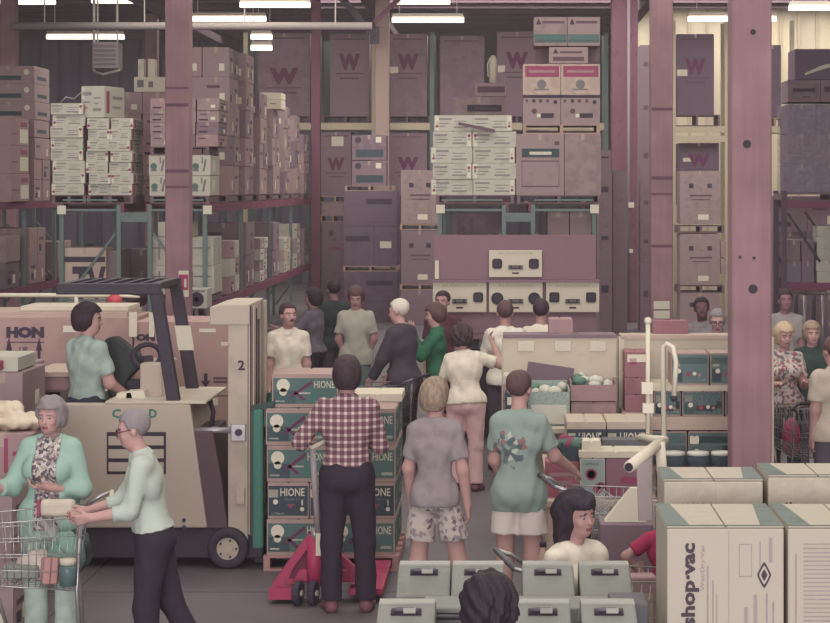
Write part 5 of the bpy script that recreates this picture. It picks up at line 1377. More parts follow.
tb0 = thing('tub_shelf', 'low cream board carrying the lidded tubs', 'shelf', (PX(698, 16.0), 16.0, 0))
pbox('board', tb0, (0, 0, PZ(471, 16.0) - .02), (.66, .3, .04), TANL)
for q in (-.3, .3): pbox('leg', tb0, (q, 0, (PZ(471, 16.0) - .04) / 2), (.05, .25, PZ(471, 16.0) - .04), TANL)
for i, (a, b) in enumerate(((352, 377), (377.4, 394), (394.4, 412))):
    cbox('brown_carton', f'reddish brown carton, {["top", "middle", "bottom"][i]} of three at left end of shelf unit', 'carton', 625, a, 648, b, 16.9, .35, M('cardboard_rust', (156, 104, 108), .9, .08, 7), prints=(('r', .1, .6, .9, .9, PAPER), ('r', .2, .5, .5, .75, INKR)) if i == 0 else ())
bs = thing('support_crate', 'low cream plinth under the reddish brown cartons', 'plinth', (PX(636.5, 16.9), 16.9, 0))
bevel(link('plinth', mesh(*boxdata((0, .18, PZ(412, 16.9) / 2), (.24, .36, PZ(412, 16.9))), TANL), bs), .006)
pl2 = thing('support_crate', 'low plinth under the two pinkish cartons', 'plinth', (PX(593.5, 16.9), 16.9, zs1))
bevel(link('plinth', mesh(*boxdata((0, .21, (PZ(414, 16.9) - zs1) / 2), (.40, .42, PZ(414, 16.9) - zs1)), TANL), pl2), .004)
cbox('brown_carton', 'reddish brown carton on shelf unit top beside timber post', 'carton', 653, 321, 688, 336.5, YQ + .2, .2, M('cardboard_rust'))
# tier of lettered cases
YT = 16.0
for i, (a, b) in enumerate(((567, 606), (607, 650))):
    carton('green_case', f'{["left", "right"][i]} dark lettered case with pale top on the display table', 'case', PX(a, YT), PX(b, YT), YT, .6, .76, PZ(422, YT), M('case_pale', (196, 178, 152), .85, .06, 8),
           prints=(('r', .0, .0, 1.0, .82, TEALD), ('r', .02, .30, .22, .72, CREAM), ('t', 'HIONE', .30, .42, .88, .74, PAPER, .02, 0), ('d', .2, .14, .02, PAPER, 0)))
dt = thing('display_table', 'low cream display table under the lettered cases', 'table', (PX(600, 15.4), 15.4, 0))
pbox('table_top', dt, (0, .6, .74), (PX(655, 15.4) - PX(545, 15.4), .9, .04), TANL)
pbox('lower_top', dt, (0, -.06, .56), (PX(655, 15.4) - PX(545, 15.4), .42, .04), TANL)
for q in (-.38, .38):
    for yy in (-.2, .95): pbox('leg', dt, (q, yy, .27 if yy < 0 else .36), (.05, .05, .54 if yy < 0 else .72), TANL)
YU = 15.25
carton('fruit_box', 'white fruit box with teal panel and red fruit picture', 'box', PX(580, YU), PX(605, YU), YU, .3, .58, PZ(458, YU), WHT, prints=(('r', .06, .08, .95, .95, M('print_pale_teal', (150, 168, 160), .8, .05)), ('r', .2, .82, .75, .88, INKG), ('d', .45, .6, .045, INKR, 0), ('d', .45, .6, .03, PAPER, 0), ('d', .72, .25, .04, INKR, 0), ('d', .85, .32, .03, INKR, 0)))
carton('fruit_box', 'cream lidded mauve box with magenta script', 'box', PX(606, YU), PX(652, YU), YU, .3, .58, PZ(458, YU), M('cardboard_rose', (148, 102, 116), .9, .06, 7), prints=(('g', [(.3, .42), (.38, .56), (.75, .5), (.85, .62), (.83, .4), (.5, .36)], INKR), ('r', .08, .1, .32, .28, INKR)))
cbox('box_lid', 'cream lid covering the fruit box and mauve box', 'lid', 579, 451.5, 652, 457.8, YU - .01, .34, CREAM)
cbox('white_carton', 'small white carton on the cream lid', 'carton', 582, 441, 601, 451.3, YU + .05, .2, PAPER)
carton('red_carton', 'rose red carton with faint writing beside the white fruit box', 'carton', PX(546, YU), PX(579, YU), YU + .05, .3, .58, PZ(463, YU), M('cardboard_redrose', (172, 92, 104), .9, .07, 7), prints=(('r', .1, .6, .9, .7, TANP), ('r', .2, .4, .8, .47, TANP)))
t_ = open_carton('open_fruit_box', 'small open green box holding red fruit', PX(562, 15.35), PX(581, 15.35), 15.35, .2, PZ(462.5, 15.35), PZ(447, 15.35), TEALD, ('red_fruit', INKR, BAGG)); 
cbox('magazine_pile', 'pile of dark glossy boxes between lettered cases and cream lid', 'box', 603, 440, 650, 450, 15.6, .2, GREYD)
pl3 = thing('support_crate', 'grey box supporting the dark glossy boxes', 'plinth', (PX(626.5, 15.6), 15.6, .58))
bevel(link('plinth', mesh(*boxdata((0, .1, (PZ(450, 15.6) - .58) / 2), (.36, .18, PZ(450, 15.6) - .58)), GREYD), pl3), .004)
# ------------------------------------------------------------------ wet-dry vacuum cartons, near right
SVW = M('vac_carton', (196, 184, 160), .88, .05, 14, .06)
SVT = M('vac_teal', (120, 132, 122), .8, .10, 14)
SVI = M('vac_ink', (84, 72, 80), .8, 0); SVG = M('vac_ink_pale', (170, 154, 146), .8, .06, 30)
def vac_carton(label, px0, px1, pyt, Y, dep, kind, low=False, z=None):
    x0, x1 = PX(px0, Y), PX(px1, Y); z1 = PZ(pyt, Y); z0 = z if z is not None else z1 - .74
    if low: z1 = z0 ; z0 = 0.02
    W = x1 - x0; Hh = z1 - z0
    t = thing('vacuum_carton', label, 'carton', ((x0 + x1) / 2, Y + dep / 2, z0))
    bevel(link('body', mesh(*boxdata((0, 0, Hh / 2 - .003), (W, dep, Hh - .006)), SVW), t), .008)
    if low: return t
    # top: two flaps meeting in a seam, teal corner triangles
    for sx in (-1, 1):
        bevel(link('top_flap', mesh(*boxdata((sx * (W / 4 + .0015), 0, Hh), (W / 2 - .003, dep, .008)), SVW), t), .003)
        prof = [(sx * W * .5, -dep / 2), (sx * W * .30, -dep / 2), (sx * W * .38, dep / 2), (sx * W * .5, dep / 2)]
        A = sum(prof[i][0] * prof[(i + 1) % 4][1] - prof[(i + 1) % 4][0] * prof[i][1] for i in range(4))
        if A < 0: prof = prof[::-1]
        link('teal_corner', mesh([(a, b, Hh + .0055) for a, b in prof], [(0, 1, 2, 3)], SVT), t)
    link('teal_edge', mesh([(-W * .5, -dep / 2, Hh + .006), (W * .5, -dep / 2, Hh + .006), (W * .5, -dep / 2 + .02, Hh + .006), (-W * .5, -dep / 2 + .02, Hh + .006)], [(0, 1, 2, 3)], SVT), t)
    yf = -dep / 2 - .002
    X = lambda u: (u - .5) * W
    Zz = lambda v: v * Hh
    def blk(u0, v0, u1, v1, m, nm='small_print'):
        link(nm, mesh([(X(u0), yf, Zz(v0)), (X(u1), yf, Zz(v0)), (X(u1), yf, Zz(v1)), (X(u0), yf, Zz(v1))], [(0, 1, 2, 3)], m), t)
    if kind == 'logo':
        lettering(t, 'shop·vac', X(.12), X(.275), Zz(.44), Zz(.91), yf - .001, SVI, .04, 1)
        lettering(t, 'Wet/Dry Vac', X(.285), X(.33), Zz(.64), Zz(.90), yf - .001, SVG, .01, 1)
        blk(.34, .3, .355, .78, SVG); blk(.385, .3, .40, .7, SVG); blk(.42, .3, .43, .62, SVG)
        bevel(link('seam_line', mesh([(X(.525), yf, Zz(.02)), (X(.53), yf, Zz(.02)), (X(.53), yf, Zz(.98)), (X(.525), yf, Zz(.98))], [(0, 1, 2, 3)], SVG), t), .0001)
        blk(.615, .72, .62, .9, SVG); blk(.72, .72, .725, .9, SVG); blk(.615, .9, .725, .905, SVG); blk(.615, .72, .725, .725, SVG)
        blk(.87, .80, .90, .94, SVG)
        blk(.79, .78, .80, .92, SVG)
        # diamond emblem
        c = (X(.83), Zz(.73)); a, b = W * .06, Hh * .075
        for s_, m in ((1, SVI), (.72, SVW), (.45, SVI)):
            link('emblem', mesh([(c[0] + a * s_ * math.copysign(abs(math.cos(q)) ** 1.75, math.cos(q)), yf - .001 - .0005 * (1 - s_), c[1] + b * s_ * math.copysign(abs(math.sin(q)) ** 1.75, math.sin(q))) for q in np.linspace(0, 2 * math.pi, 24, endpoint=False)], [tuple(range(24))], m), t)
        blk(.845, .40, .86, .63, SVG); blk(.9, .40, .915, .58, SVG)
        blk(.66, .4, .69, .55, SVG); blk(.74, .4, .77, .62, SVG)
    elif kind == 'text':
        blk(.06, .3, .075, .85, SVG)
        for k in range(34):
            blk(.13, .90 - k * .024, .42 - (k * 37 % 7) * .008, .908 - k * .024, SVG); blk(.48, .90 - k * .024, .78 - (k * 23 % 7) * .01, .908 - k * .024, SVG)
    elif kind == 'faint':
        for k in range(5): blk(.18 + k * .05, .80, .205 + k * .05, .86, SVG)
        blk(.70, .79, .82, .85, SVG); blk(.52, .02, .525, .98, SVG)
    elif kind == 'c':
        lettering(t, 'shop·vac', X(.14), X(.27), Zz(.08), Zz(.84), yf - .001, SVI, .035, 1)
        blk(.29, .62, .305, .82, SVG); blk(.34, .6, .35, .8, SVG)
    return t
vz = {}
for (lab, a, b, t_, Y, dp, k) in (('near vacuum carton printed with large black lettering reading upwards', 667, 784, 527, 8.5, .60, 'logo'), ('near vacuum carton with columns of small print at frame edge', 788, 905, 527, 8.5, .60, 'text'),
                                  ('rear vacuum carton with faint print beside timber post', 664, 763, 480, 9.62, .42, 'faint'), ('rear vacuum carton showing a big letter at frame edge', 768, 868, 476, 9.62, .42, 'c')):
    Hv = PZ(t_, Y) / 2
    vac_carton(lab, a, b, t_, Y, dp, k, z=Hv)
    vac_carton('lower ' + lab.split(' printed')[0].split(' with')[0].split(' showing')[0] + ' in the stack, under ' + ('the lettered one' if k == 'logo' else 'the small print one' if k == 'text' else 'the faint print one' if k == 'faint' else 'the big letter one'), a, b, t_, Y, dp, k, low=True, z=Hv)
# ------------------------------------------------------------------ grey carrying cases, near centre
def grey_case(label, px, w_, Y, ztop, tilt=0.0, long=False, paper=False):
    W = w_; Dp = .34; Hh = .20
    t = thing('carrying_case', label, 'case', (PX(px, Y), Y, ztop - Hh))
    prof = [(-.17, 0), (.17, 0), (.17, Hh), (.08, Hh), (-.17, Hh - .09)]      # (y,z) wedge profile with sloped front
    V = [(-W / 2, y, z) for y, z in prof] + [(W / 2, y, z) for y, z in prof]; n = 5
    F = [tuple(range(n - 1, -1, -1)), tuple(range(n, 2 * n))] + [(i, (i + 1) % n, (i + 1) % n + n, i + n) for i in range(n)]
    bevel(link('shell', mesh(V, F, GREYC), t), .012)
    pbox('lid_strip', t, (0, .125, Hh + .002), (W * .96, .08, .012), LTOP)
    # carrying handle in a recess on the sloped front
    hy, hz = .02, Hh - .02
    pbox('handle_recess', t, (0, hy - .002, hz + .002), (W * .52, .04, .012), BLACK, (math.atan2(.09, .25), 0, 0))
    tube('handle', t, [(-W * .22, hy - .005, hz + .01), (-W * .12, hy - .014, hz + .016), (W * .12, hy - .014, hz + .016), (W * .22, hy - .005, hz + .01)], .009, GREYD)
    pbox('latch', t, (W * .06, hy - .01, hz + .012), (.05, .03, .02), LTOP)
    pbox('seam', t, (0, -.172, Hh * .4), (W * .99, .006, .008), GREYD)
    return t
ZG = 1.235
gt = thing('case_table', 'grey stand under the carrying cases at the bottom edge', 'table', (PX(508, 8.7), 8.7, 0))
x0g, x1g = PX(396, 8.7) - PX(508, 8.7), PX(640, 8.7) - PX(508, 8.7)
bevel(link('top', mesh(*boxdata(((x0g + x1g) / 2, 0, ZG - .235), (x1g - x0g, 1.08, .05)), GREYD), gt), .006)
for sx in (x0g + .05, x1g - .05):
    for sy in (-.46, .46): pbox('leg', gt, (sx, sy, (ZG - .26) / 2), (.06, .06, ZG - .26), DARK)
zt_ = ZG - .21 + .2
grey_case('grey case at left rear of the case table', 424, .24, 9.05, zt_)
grey_case('grey case partly hidden by curly hair at rear of table', 478, .24, 9.05, zt_)
grey_case('grey case in rear row under the dark haired woman', 548, .235, 9.05, zt_)
grey_case('grey case at right rear of the case table', 605, .235, 9.05, zt_)
grey_case('grey case at near left corner of the case table', 406, .24, 8.2, zt_)
grey_case('grey case just right of curly haired head in near row', 543, .23, 8.2, zt_)
grey_case('grey case at near right corner of the case table', 609, .23, 8.2, zt_)
def flat_case(label, px, w_, Y, z0, dp=.26):
    t = thing('flat_case', label, 'case', (PX(px, Y), Y, z0))
    bevel(link('shell', mesh(*boxdata((0, 0, .035), (w_, dp, .07)), GREYC), t), .008)
    pbox('handle_recess', t, (-.05, -dp / 2 - .001, .035), (.16, .006, .03), BLACK); tube('handle', t, [(-.12, -dp / 2 - .006, .035), (.02, -dp / 2 - .006, .035)], .009, GREYD)
    pbox('pale_label', t, (w_ * .3, -dp / 2 - .001, .035), (.13, .005, .05), LTOP)
    return t
flat_case('upper flat grey case lying between the two case rows', 560, .46, 8.62, zt_ - .2 + .072); flat_case('lower flat grey case lying between the two case rows', 556, .46, 8.62, zt_ - .2)
flat_case('upper flat grey case lying beside the rolled papers', 458, .3, 8.62, zt_ - .2 + .072); flat_case('lower flat grey case lying beside the rolled papers', 455, .32, 8.62, zt_ - .2)
tag(bevel(link('grey_crate', mesh(*boxdata((0, 0, .08), (.16, .24, .16)), GREYD), None, (PX(628, 8.62), 8.62, zt_ - .2)), .01), 'dark grey box at right between the case rows', 'box')
# crumpled paper with red print
G = Field((-.14, -.12, -.02), (.14, .12, .16), .009)
G.ell((0, 0, .05), (.09, .08, .055), .02); G.ell((.05, .03, .08), (.05, .04, .05), .02); G.ell((-.05, -.04, .06), (.05, .04, .04), .02); G.ripple(.008, 2.4, 1)
V, Q = G.nets()
cp = tag(link('crumpled_bag', np_mesh(V, Q, BAGW), None, (PX(404, 8.62), 8.62, zt_ - .19)), 'crumpled white bag with red mark among the grey cases', 'bag')
tube('red_mark', cp, [(.02, -.085, .06), (.05, -.085, .07), (.045, -.075, .11)], .012, INKR)
# ------------------------------------------------------------------ white pipe stand
YK = 10.6
pk = thing('pipe_stand', 'white pipe stand with two thin uprights and an angled arm', 'stand', (PX(664, YK), YK, 0))
kx = lambda px, Y=YK: PX(px, Y) - PX(664, YK)
def kp(px, py, Y=YK): return (kx(px, Y), Y - YK, PZ(py, Y))
tube('main_post', pk, [(kx(672), 0, 0), kp(671, 600), kp(660, 442)], .028, WPIPE, 10)
arm_ = tube('angled_arm', pk, [kp(664, 440, 10.7), kp(629, 467, 10.2)], .030, WPIPE, 12)
V, F = tube_data([kp(629.2, 466.8, 10.2), kp(628.6, 467.3, 10.19)], .022, 12); link('open_end', mesh(V, F, BLACK), arm_)
tube('cross_pipe', pk, [kp(640, 438, 10.9), kp(664, 440, 10.65)], .022, WPIPE, 10)
tube('thin_upright', pk, [kp(648, 439, 10.85), kp(648, 321, 10.85)], .013, WPIPE, 8)
tube('thin_upright', pk, [kp(664, 440, 10.7), kp(663, 347, 10.7), kp(667, 344, 10.68), kp(673, 347, 10.66), kp(676, 362, 10.66), kp(674, 398, 10.66)], .014, WPIPE, 8)
ball('end_cap', pk, kp(648, 321, 10.85), .022, WPIPE); ball('end_cap', pk, kp(674, 398, 10.66), .02, DARK)
pbox('connector', pk, kp(647, 388, 10.85), (.06, .05, .06), WPIPE); pbox('connector', pk, kp(648, 408, 10.85), (.06, .05, .05), WPIPE)
prism('white_board', pk, [(kx(639), PZ(522, YK)), (kx(653), PZ(522, YK)), (kx(653), PZ(452, YK)), (kx(637), PZ(464, YK))], .04, .06, M('board_mauve', (188, 172, 164), .7, .05), .004)
tube('base_pipe', pk, [(kx(636), -.05, .03), (kx(700), -.05, .03)], .03, WPIPE, 8)
tube('base_pipe', pk, [(kx(672), -.3, .03), (kx(672), .35, .03)], .03, WPIPE, 8)
# ------------------------------------------------------------------ shopping carts
def wires(parent, name, quadpts, nu, nv, r, mat):
    """grid of wires on a bilinear patch"""
    a, b, c, d = [Vector(q) for q in quadpts]; dat = []
    f = lambda u, v: a * (1 - u) * (1 - v) + b * u * (1 - v) + c * u * v + d * (1 - u) * v
    for i in range(nu + 1): dat.append(tube_data([f(i / nu, 0), f(i / nu, 1)], r, 4))
    for j in range(nv + 1): dat.append(tube_data([f(0, j / nv), f(1, j / nv)], r * (1.6 if j in (0, nv) else 1.2), 5))
    return multi(name, parent, dat, mat, True)
def cart(label, X, Y, rz, mat=STEEL, grip=GREYD):
    t = thing('shopping_cart', label, 'cart', (X, Y, 0), rz)
    w0, w1 = .27, .20
    A = [(-w0, -.40, .95), (w0, -.40, .95), (w1, .48, .90), (-w1, .48, .90)]
    Bm = [(-w0 + .02, -.34, .50), (w0 - .02, -.34, .50), (w1 - .01, .40, .56), (-w1 + .01, .40, .56)]
    wires(t, 'basket_side', (Bm[1], Bm[2], A[2], A[1]), 18, 4, .0028, mat); wires(t, 'basket_side', (Bm[0], Bm[3], A[3], A[0]), 18, 4, .0028, mat)
    wires(t, 'basket_front', (Bm[3], Bm[2], A[2], A[3]), 9, 4, .0028, mat); wires(t, 'basket_rear', (Bm[0], Bm[1], A[1], A[0]), 10, 4, .0028, mat)
    wires(t, 'basket_floor', tuple(Bm), 8, 10, .0028, mat)
    wires(t, 'child_seat', ((-.22, -.30, .68), (.22, -.30, .68), (.22, -.12, .92), (-.22, -.12, .92)), 8, 2, .0028, mat)
    for sx in (-1, 1):
        tube('handle_arm', t, [(sx * w0, -.38, .94), (sx * w0, -.46, .99), (sx * w0, -.54, 1.02)], .012, mat)
        tube('frame_leg', t, [(sx * .24, -.36, .92), (sx * .25, -.34, .50), (sx * .26, -.36, .16)], .013, mat)
        tube('frame_rail', t, [(sx * .26, -.36, .16), (sx * .22, .3, .20), (sx * .2, .42, .16)], .013, mat)
        tube('frame_leg', t, [(sx * .20, .1, .19), (sx * .2, .2, .54)], .012, mat)
        for yy in (-.36, .42):
            w_ = disc('wheel', t, (sx * (.26 if yy < 0 else .2), yy, .06), .06, .03, RUB, 'X', 16)
            pbox('caster_fork', w_, (0, 0, .06), (.045, .03, .09), mat)
    tube('handle_grip', t, [(-w0, -.54, 1.02), (w0, -.54, 1.02)], .016, grip)
    return t
CHROME = M('cart_chrome', (176, 172, 166), .3, .05, metal=.6)
cart1 = cart('shopping cart pushed by the older man in pale shirt', PX(22, 12.35), 12.35, D(100), CHROME, M('grip_cream', (222, 206, 176), .5, .05))
cart2 = cart('shopping cart held by the boy in teal shirt', PX(626, 13.3), 13.3, D(-80), CHROME)
cart3 = cart('shopping cart beside the dark haired woman near pipe stand', PX(606, 10.5), 10.5, D(-80), CHROME)
# goods in the carts
def packet(name, label, px, Y, z, size, mat, rz=0, cat='packet', prints=None):
    o = tag(bevel(link(name, mesh(*boxdata((0, 0, size[2] / 2), size), mat), None, (PX(px, Y), Y, z), (0, 0, rz)), .01), label, cat)
    if prints: pbox('printed_panel', o, (0, -size[1] / 2 - .001, size[2] * .5), (size[0] * .7, .003, size[2] * .5), prints)
    return o
def pouch(name, label, px, Y, z, r, mat, seed=1, cat='bag'):
    G = Field((-r[0] - .05, -r[1] - .05, -.03), (r[0] + .05, r[1] + .05, 2 * r[2] + .05), .011)
    G.ell((0, 0, r[2]), r, .02); G.ripple(.006, 1.8, seed)
    V, Q = G.nets()
    return tag(link(name, np_mesh(V, Q, mat), None, (PX(px, Y), Y, z)), label, cat)
pouch('cream_sack', 'pale tied sack lying in the older couple cart', 40, 12.35, .535, (.14, .10, .09), M('sack_cream', (196, 176, 160), .7, .08, 16, .3), 2)
pouch('green_bundle', 'green and white bundle standing in the older couple cart', 66, 12.3, .54, (.12, .09, .15), M('bundle_green', (110, 150, 130), .6, .2, 12, .4), 5)
pouch('dark_bundle', 'dark bundle at the back of the older couple cart', 76, 12.5, .54, (.10, .08, .14), M('bundle_dark', (74, 84, 88), .6, .2, 12, .4), 8)
packet('pink_packet', 'pink packet in front of the green bundle in cart', 50, 12.18, .54, (.10, .06, .16), M('packet_pink', (186, 128, 118), .7, .08), .3)
packet('flat_box', 'flat grey box at the bottom of older couple cart', 22, 12.3, .56, (.22, .16, .08), GREYC, .1)
jar = thing('glass_jar', 'round glass jar with cream lid in older couple cart', 'jar', (PX(68, 12.12), 12.12, .54))
tube('body', jar, [(0, 0, 0), (0, 0, .10), (0, 0, .13)], [.05, .055, .045], M('jar_teal', (90, 118, 112), .3, .1), 14); tube('lid', jar, [(0, 0, .13), (0, 0, .165)], .05, CREAM, 14)
pouch('white_bag', 'white lined plastic bag next to the dark haired woman', 611, 10.4, .56, (.11, .09, .17), M('bag_lined', (204, 196, 178), .5, .12, 3, .3, stretch=(14, 14, .3)), 3)
packet('dark_packet', 'dark tartan packet in the cart beside pipe stand', 622, 10.62, .56, (.13, .10, .30), M('packet_dark', (70, 66, 74), .7, .3, 20), .2)
packet('pink_box', 'pinkish box in the far end of cart beside pipe stand', 640, 10.6, .56, (.16, .14, .34), TANP, .1, prints=TANL)
bt = thing('bottle', 'white capped bottle standing near the teal shirt boy', 'bottle', (PX(543, 12.55), 12.55, .50))
tube('body', bt, [(0, 0, 0), (0, 0, .13), (0, 0, .16), (0, 0, .2)], [.045, .045, .02, .018], M('bottle_amber', (190, 150, 130), .4, .05), 12); tube('cap', bt, [(0, 0, .2), (0, 0, .23)], .022, BLACK, 10)
bs_ = thing('low_stand', 'small wooden crate under the white capped bottle', 'crate', (PX(543, 12.55), 12.55, 0))
for k in range(4): pbox('slat', bs_, (0, -.1, .06 + k * .125), (.2, .015, .1), TANP); pbox('slat', bs_, (0, .1, .06 + k * .125), (.2, .015, .1), TANP)
for sx in (-.095, .095): pbox('corner_post', bs_, (sx, 0, .25), (.02, .2, .5), TANP)
pbox('crate_top', bs_, (0, 0, .492), (.2, .2, .016), TANP)
sheet = tag(link('paper_bag', mesh([(0, 0, 0), (.25, .0, .0), (.24, .05, .20), (.16, .05, .20), (0, .12, 0), (.25, .12, 0), (.24, .10, .20), (.16, .1, .2)], [(0, 1, 2, 3), (5, 4, 7, 6), (1, 5, 6, 2), (4, 0, 3, 7), (3, 2, 6, 7), (0, 4, 5, 1)], PAPER), None, (PX(605, 12.2), 12.2, PZ(522, 12.2))), 'white slanted paper bag behind the dark haired woman', 'bag')
bsb = thing('carton_pile_base', 'mauve carton supporting the white slanted bag', 'carton', (PX(626, 12.2), 12.2, 0))
bevel(link('body', mesh(*boxdata((0, .06, PZ(522, 12.2) / 2), (.32, .3, PZ(522, 12.2))), TAND), bsb), .008)
pbox('printed_panel', bsb, (0, -.092, PZ(522, 12.2) * .7), (.2, .004, .1), TANP)
# ------------------------------------------------------------------ clutter at the left edge
Z_ = PZ
YA = 15.9
stack('tan carton', 'left edge pile below red-marked box', PX(-20, YA), PX(22, YA), YA, .8, 0, PZ(372, YA), 1, 1, 4, [TAN, TANP], prints=marks)
cbox('white_carton', 'flat white carton on the left edge pile', 'carton', -20, 357, 18, 371.6, YA, .6, WHT)
cbox('red_mark_box', 'small box with magenta diamond at the left frame edge', 'box', -10, 361, 0, 371, YA - .12, .1, PJR)
stack('tan carton', 'second pile behind left edge pile', PX(8, 16.7), PX(36, 16.7), 16.72, .36, 0, PZ(362, 16.7), 1, 1, 4, [TAN], prints=marks)
pallet('raised wooden pallet with pinkish load left of the driver', PX(20, 17.1), PX(66, 17.1), 17.1, .9, PZ(404, 17.1), WOODD, .12)
stack('pinkish carton', 'floor pile under raised pallet', PX(20, 17.1), PX(66, 17.1), 17.1, .9, 0, PZ(404, 17.1), 1, 1, 3, [TAND])
cbox('pink_carton', 'pinkish carton with cream lid left of the forklift driver', 'carton', 33, 377, 66, 390.5, 17.1, .8, TANP); 
lid2 = cbox('box_lid', 'cream lid on the pinkish carton left of driver', 'lid', 31, 372, 68, 376.8, 17.08, .84, TANL)
YV = 14.0
stack('pink carton', 'near left pile behind the older woman', PX(-30, YV), PX(30, YV), YV, .7, 0, PZ(434, YV), 1, 1, 4, [TANP], prints=lambda i, j, k: (('r', .55, .1, .62, .9, INKR), ('r', .7, .5, .9, .6, INKR)))
G = Field((-.45, -.3, -.03), (.45, .3, .3), .014)
for (x, y, z, a, b, c) in ((-.2, 0, .06, .2, .2, .08), (.1, .02, .05, .22, .2, .06), (-.05, .08, .13, .18, .14, .06), (-.3, .05, .15, .12, .14, .08)):
    G.ell((x, y, z), (a, b, c), .02)
G.ripple(.010, 1.3, 4)
V, Q = G.nets()
tag(link('bagged_goods', np_mesh(V, Q, M('bag_cream', (204, 184, 154), .45, .15, 16, .3)), None, (PX(4, YV + .3), YV + .3, PZ(434, YV) + .005)), 'cream plastic bagged goods heaped on the near left pile', 'bag')
YX = 13.2
stack('tan carton', 'nearest pile at the bottom left corner', PX(-30, YX), PX(12, YX), YX, .5, 0, PZ(492, YX), 1, 1, 3, [TANP, TAN], prints=marks)
# ------------------------------------------------------------------ clothing materials
def cloth(key, rgb, var=.08): return M('cloth_' + key, rgb, .92, var, 12, .15)
def nodes_mat(key):
    m = bpy.data.materials.new(key); m.use_nodes = True
    return m, m.node_tree, m.node_tree.nodes['Principled BSDF']
def plaid_mat():
    m, nt, b = nodes_mat('cloth_plaid')
    tc = nt.nodes.new('ShaderNodeTexCoord'); sp = nt.nodes.new('ShaderNodeSeparateXYZ'); nt.links.new(tc.outputs['Object'], sp.inputs[0])
    def band(src, f, ph=0.0, wd=.62):
        a = nt.nodes.new('ShaderNodeMath'); a.operation = 'MULTIPLY_ADD'; a.inputs[1].default_value = f; a.inputs[2].default_value = ph; nt.links.new(src, a.inputs[0])
        s_ = nt.nodes.new('ShaderNodeMath'); s_.operation = 'FRACT'; nt.links.new(a.outputs[0], s_.inputs[0])
        g = nt.nodes.new('ShaderNodeMath'); g.operation = 'GREATER_THAN'; g.inputs[1].default_value = wd; nt.links.new(s_.outputs[0], g.inputs[0])
        return g.outputs[0]
    bx_, bz_ = band(sp.outputs[0], 20), band(sp.outputs[2], 20)
    ad = nt.nodes.new('ShaderNodeMath'); ad.operation = 'ADD'; nt.links.new(bx_, ad.inputs[0]); nt.links.new(bz_, ad.inputs[1])
    r = nt.nodes.new('ShaderNodeValToRGB'); r.color_ramp.interpolation = 'CONSTANT'
    d = nt.nodes.new('ShaderNodeMath'); d.operation = 'DIVIDE'; d.inputs[1].default_value = 2.0; nt.links.new(ad.outputs[0], d.inputs[0])
    e = r.color_ramp.elements; e[0].color = S(112, 66, 78); e[1].position = .4; e[1].color = S(158, 118, 122)
    n = e.new(.8); n.color = S(214, 192, 178)
    nt.links.new(d.outputs[0], r.inputs[0]); nt.links.new(r.outputs[0], b.inputs['Base Color']); b.inputs['Roughness'].default_value = .9
    return m
def spots_mat(key, cols, scale, thr=None):
    m, nt, b = nodes_mat(key)
    tc = nt.nodes.new('ShaderNodeTexCoord'); v = nt.nodes.new('ShaderNodeTexVoronoi'); v.inputs['Scale'].default_value = scale
    nt.links.new(tc.outputs['Object'], v.inputs['Vector'])
    sp = nt.nodes.new('ShaderNodeSeparateColor'); nt.links.new(v.outputs['Color'], sp.inputs[0])
    r = nt.nodes.new('ShaderNodeValToRGB'); r.color_ramp.interpolation = 'CONSTANT'; e = r.color_ramp.elements
    e[0].color = S(*cols[0][1]); e[1].position = cols[1][0]; e[1].color = S(*cols[1][1])
    for p, c in cols[2:]:
        q = e.new(p); q.color = S(*c)
    nt.links.new(sp.outputs[0], r.inputs[0]); nt.links.new(r.outputs[0], b.inputs['Base Color']); b.inputs['Roughness'].default_value = .92
    return m
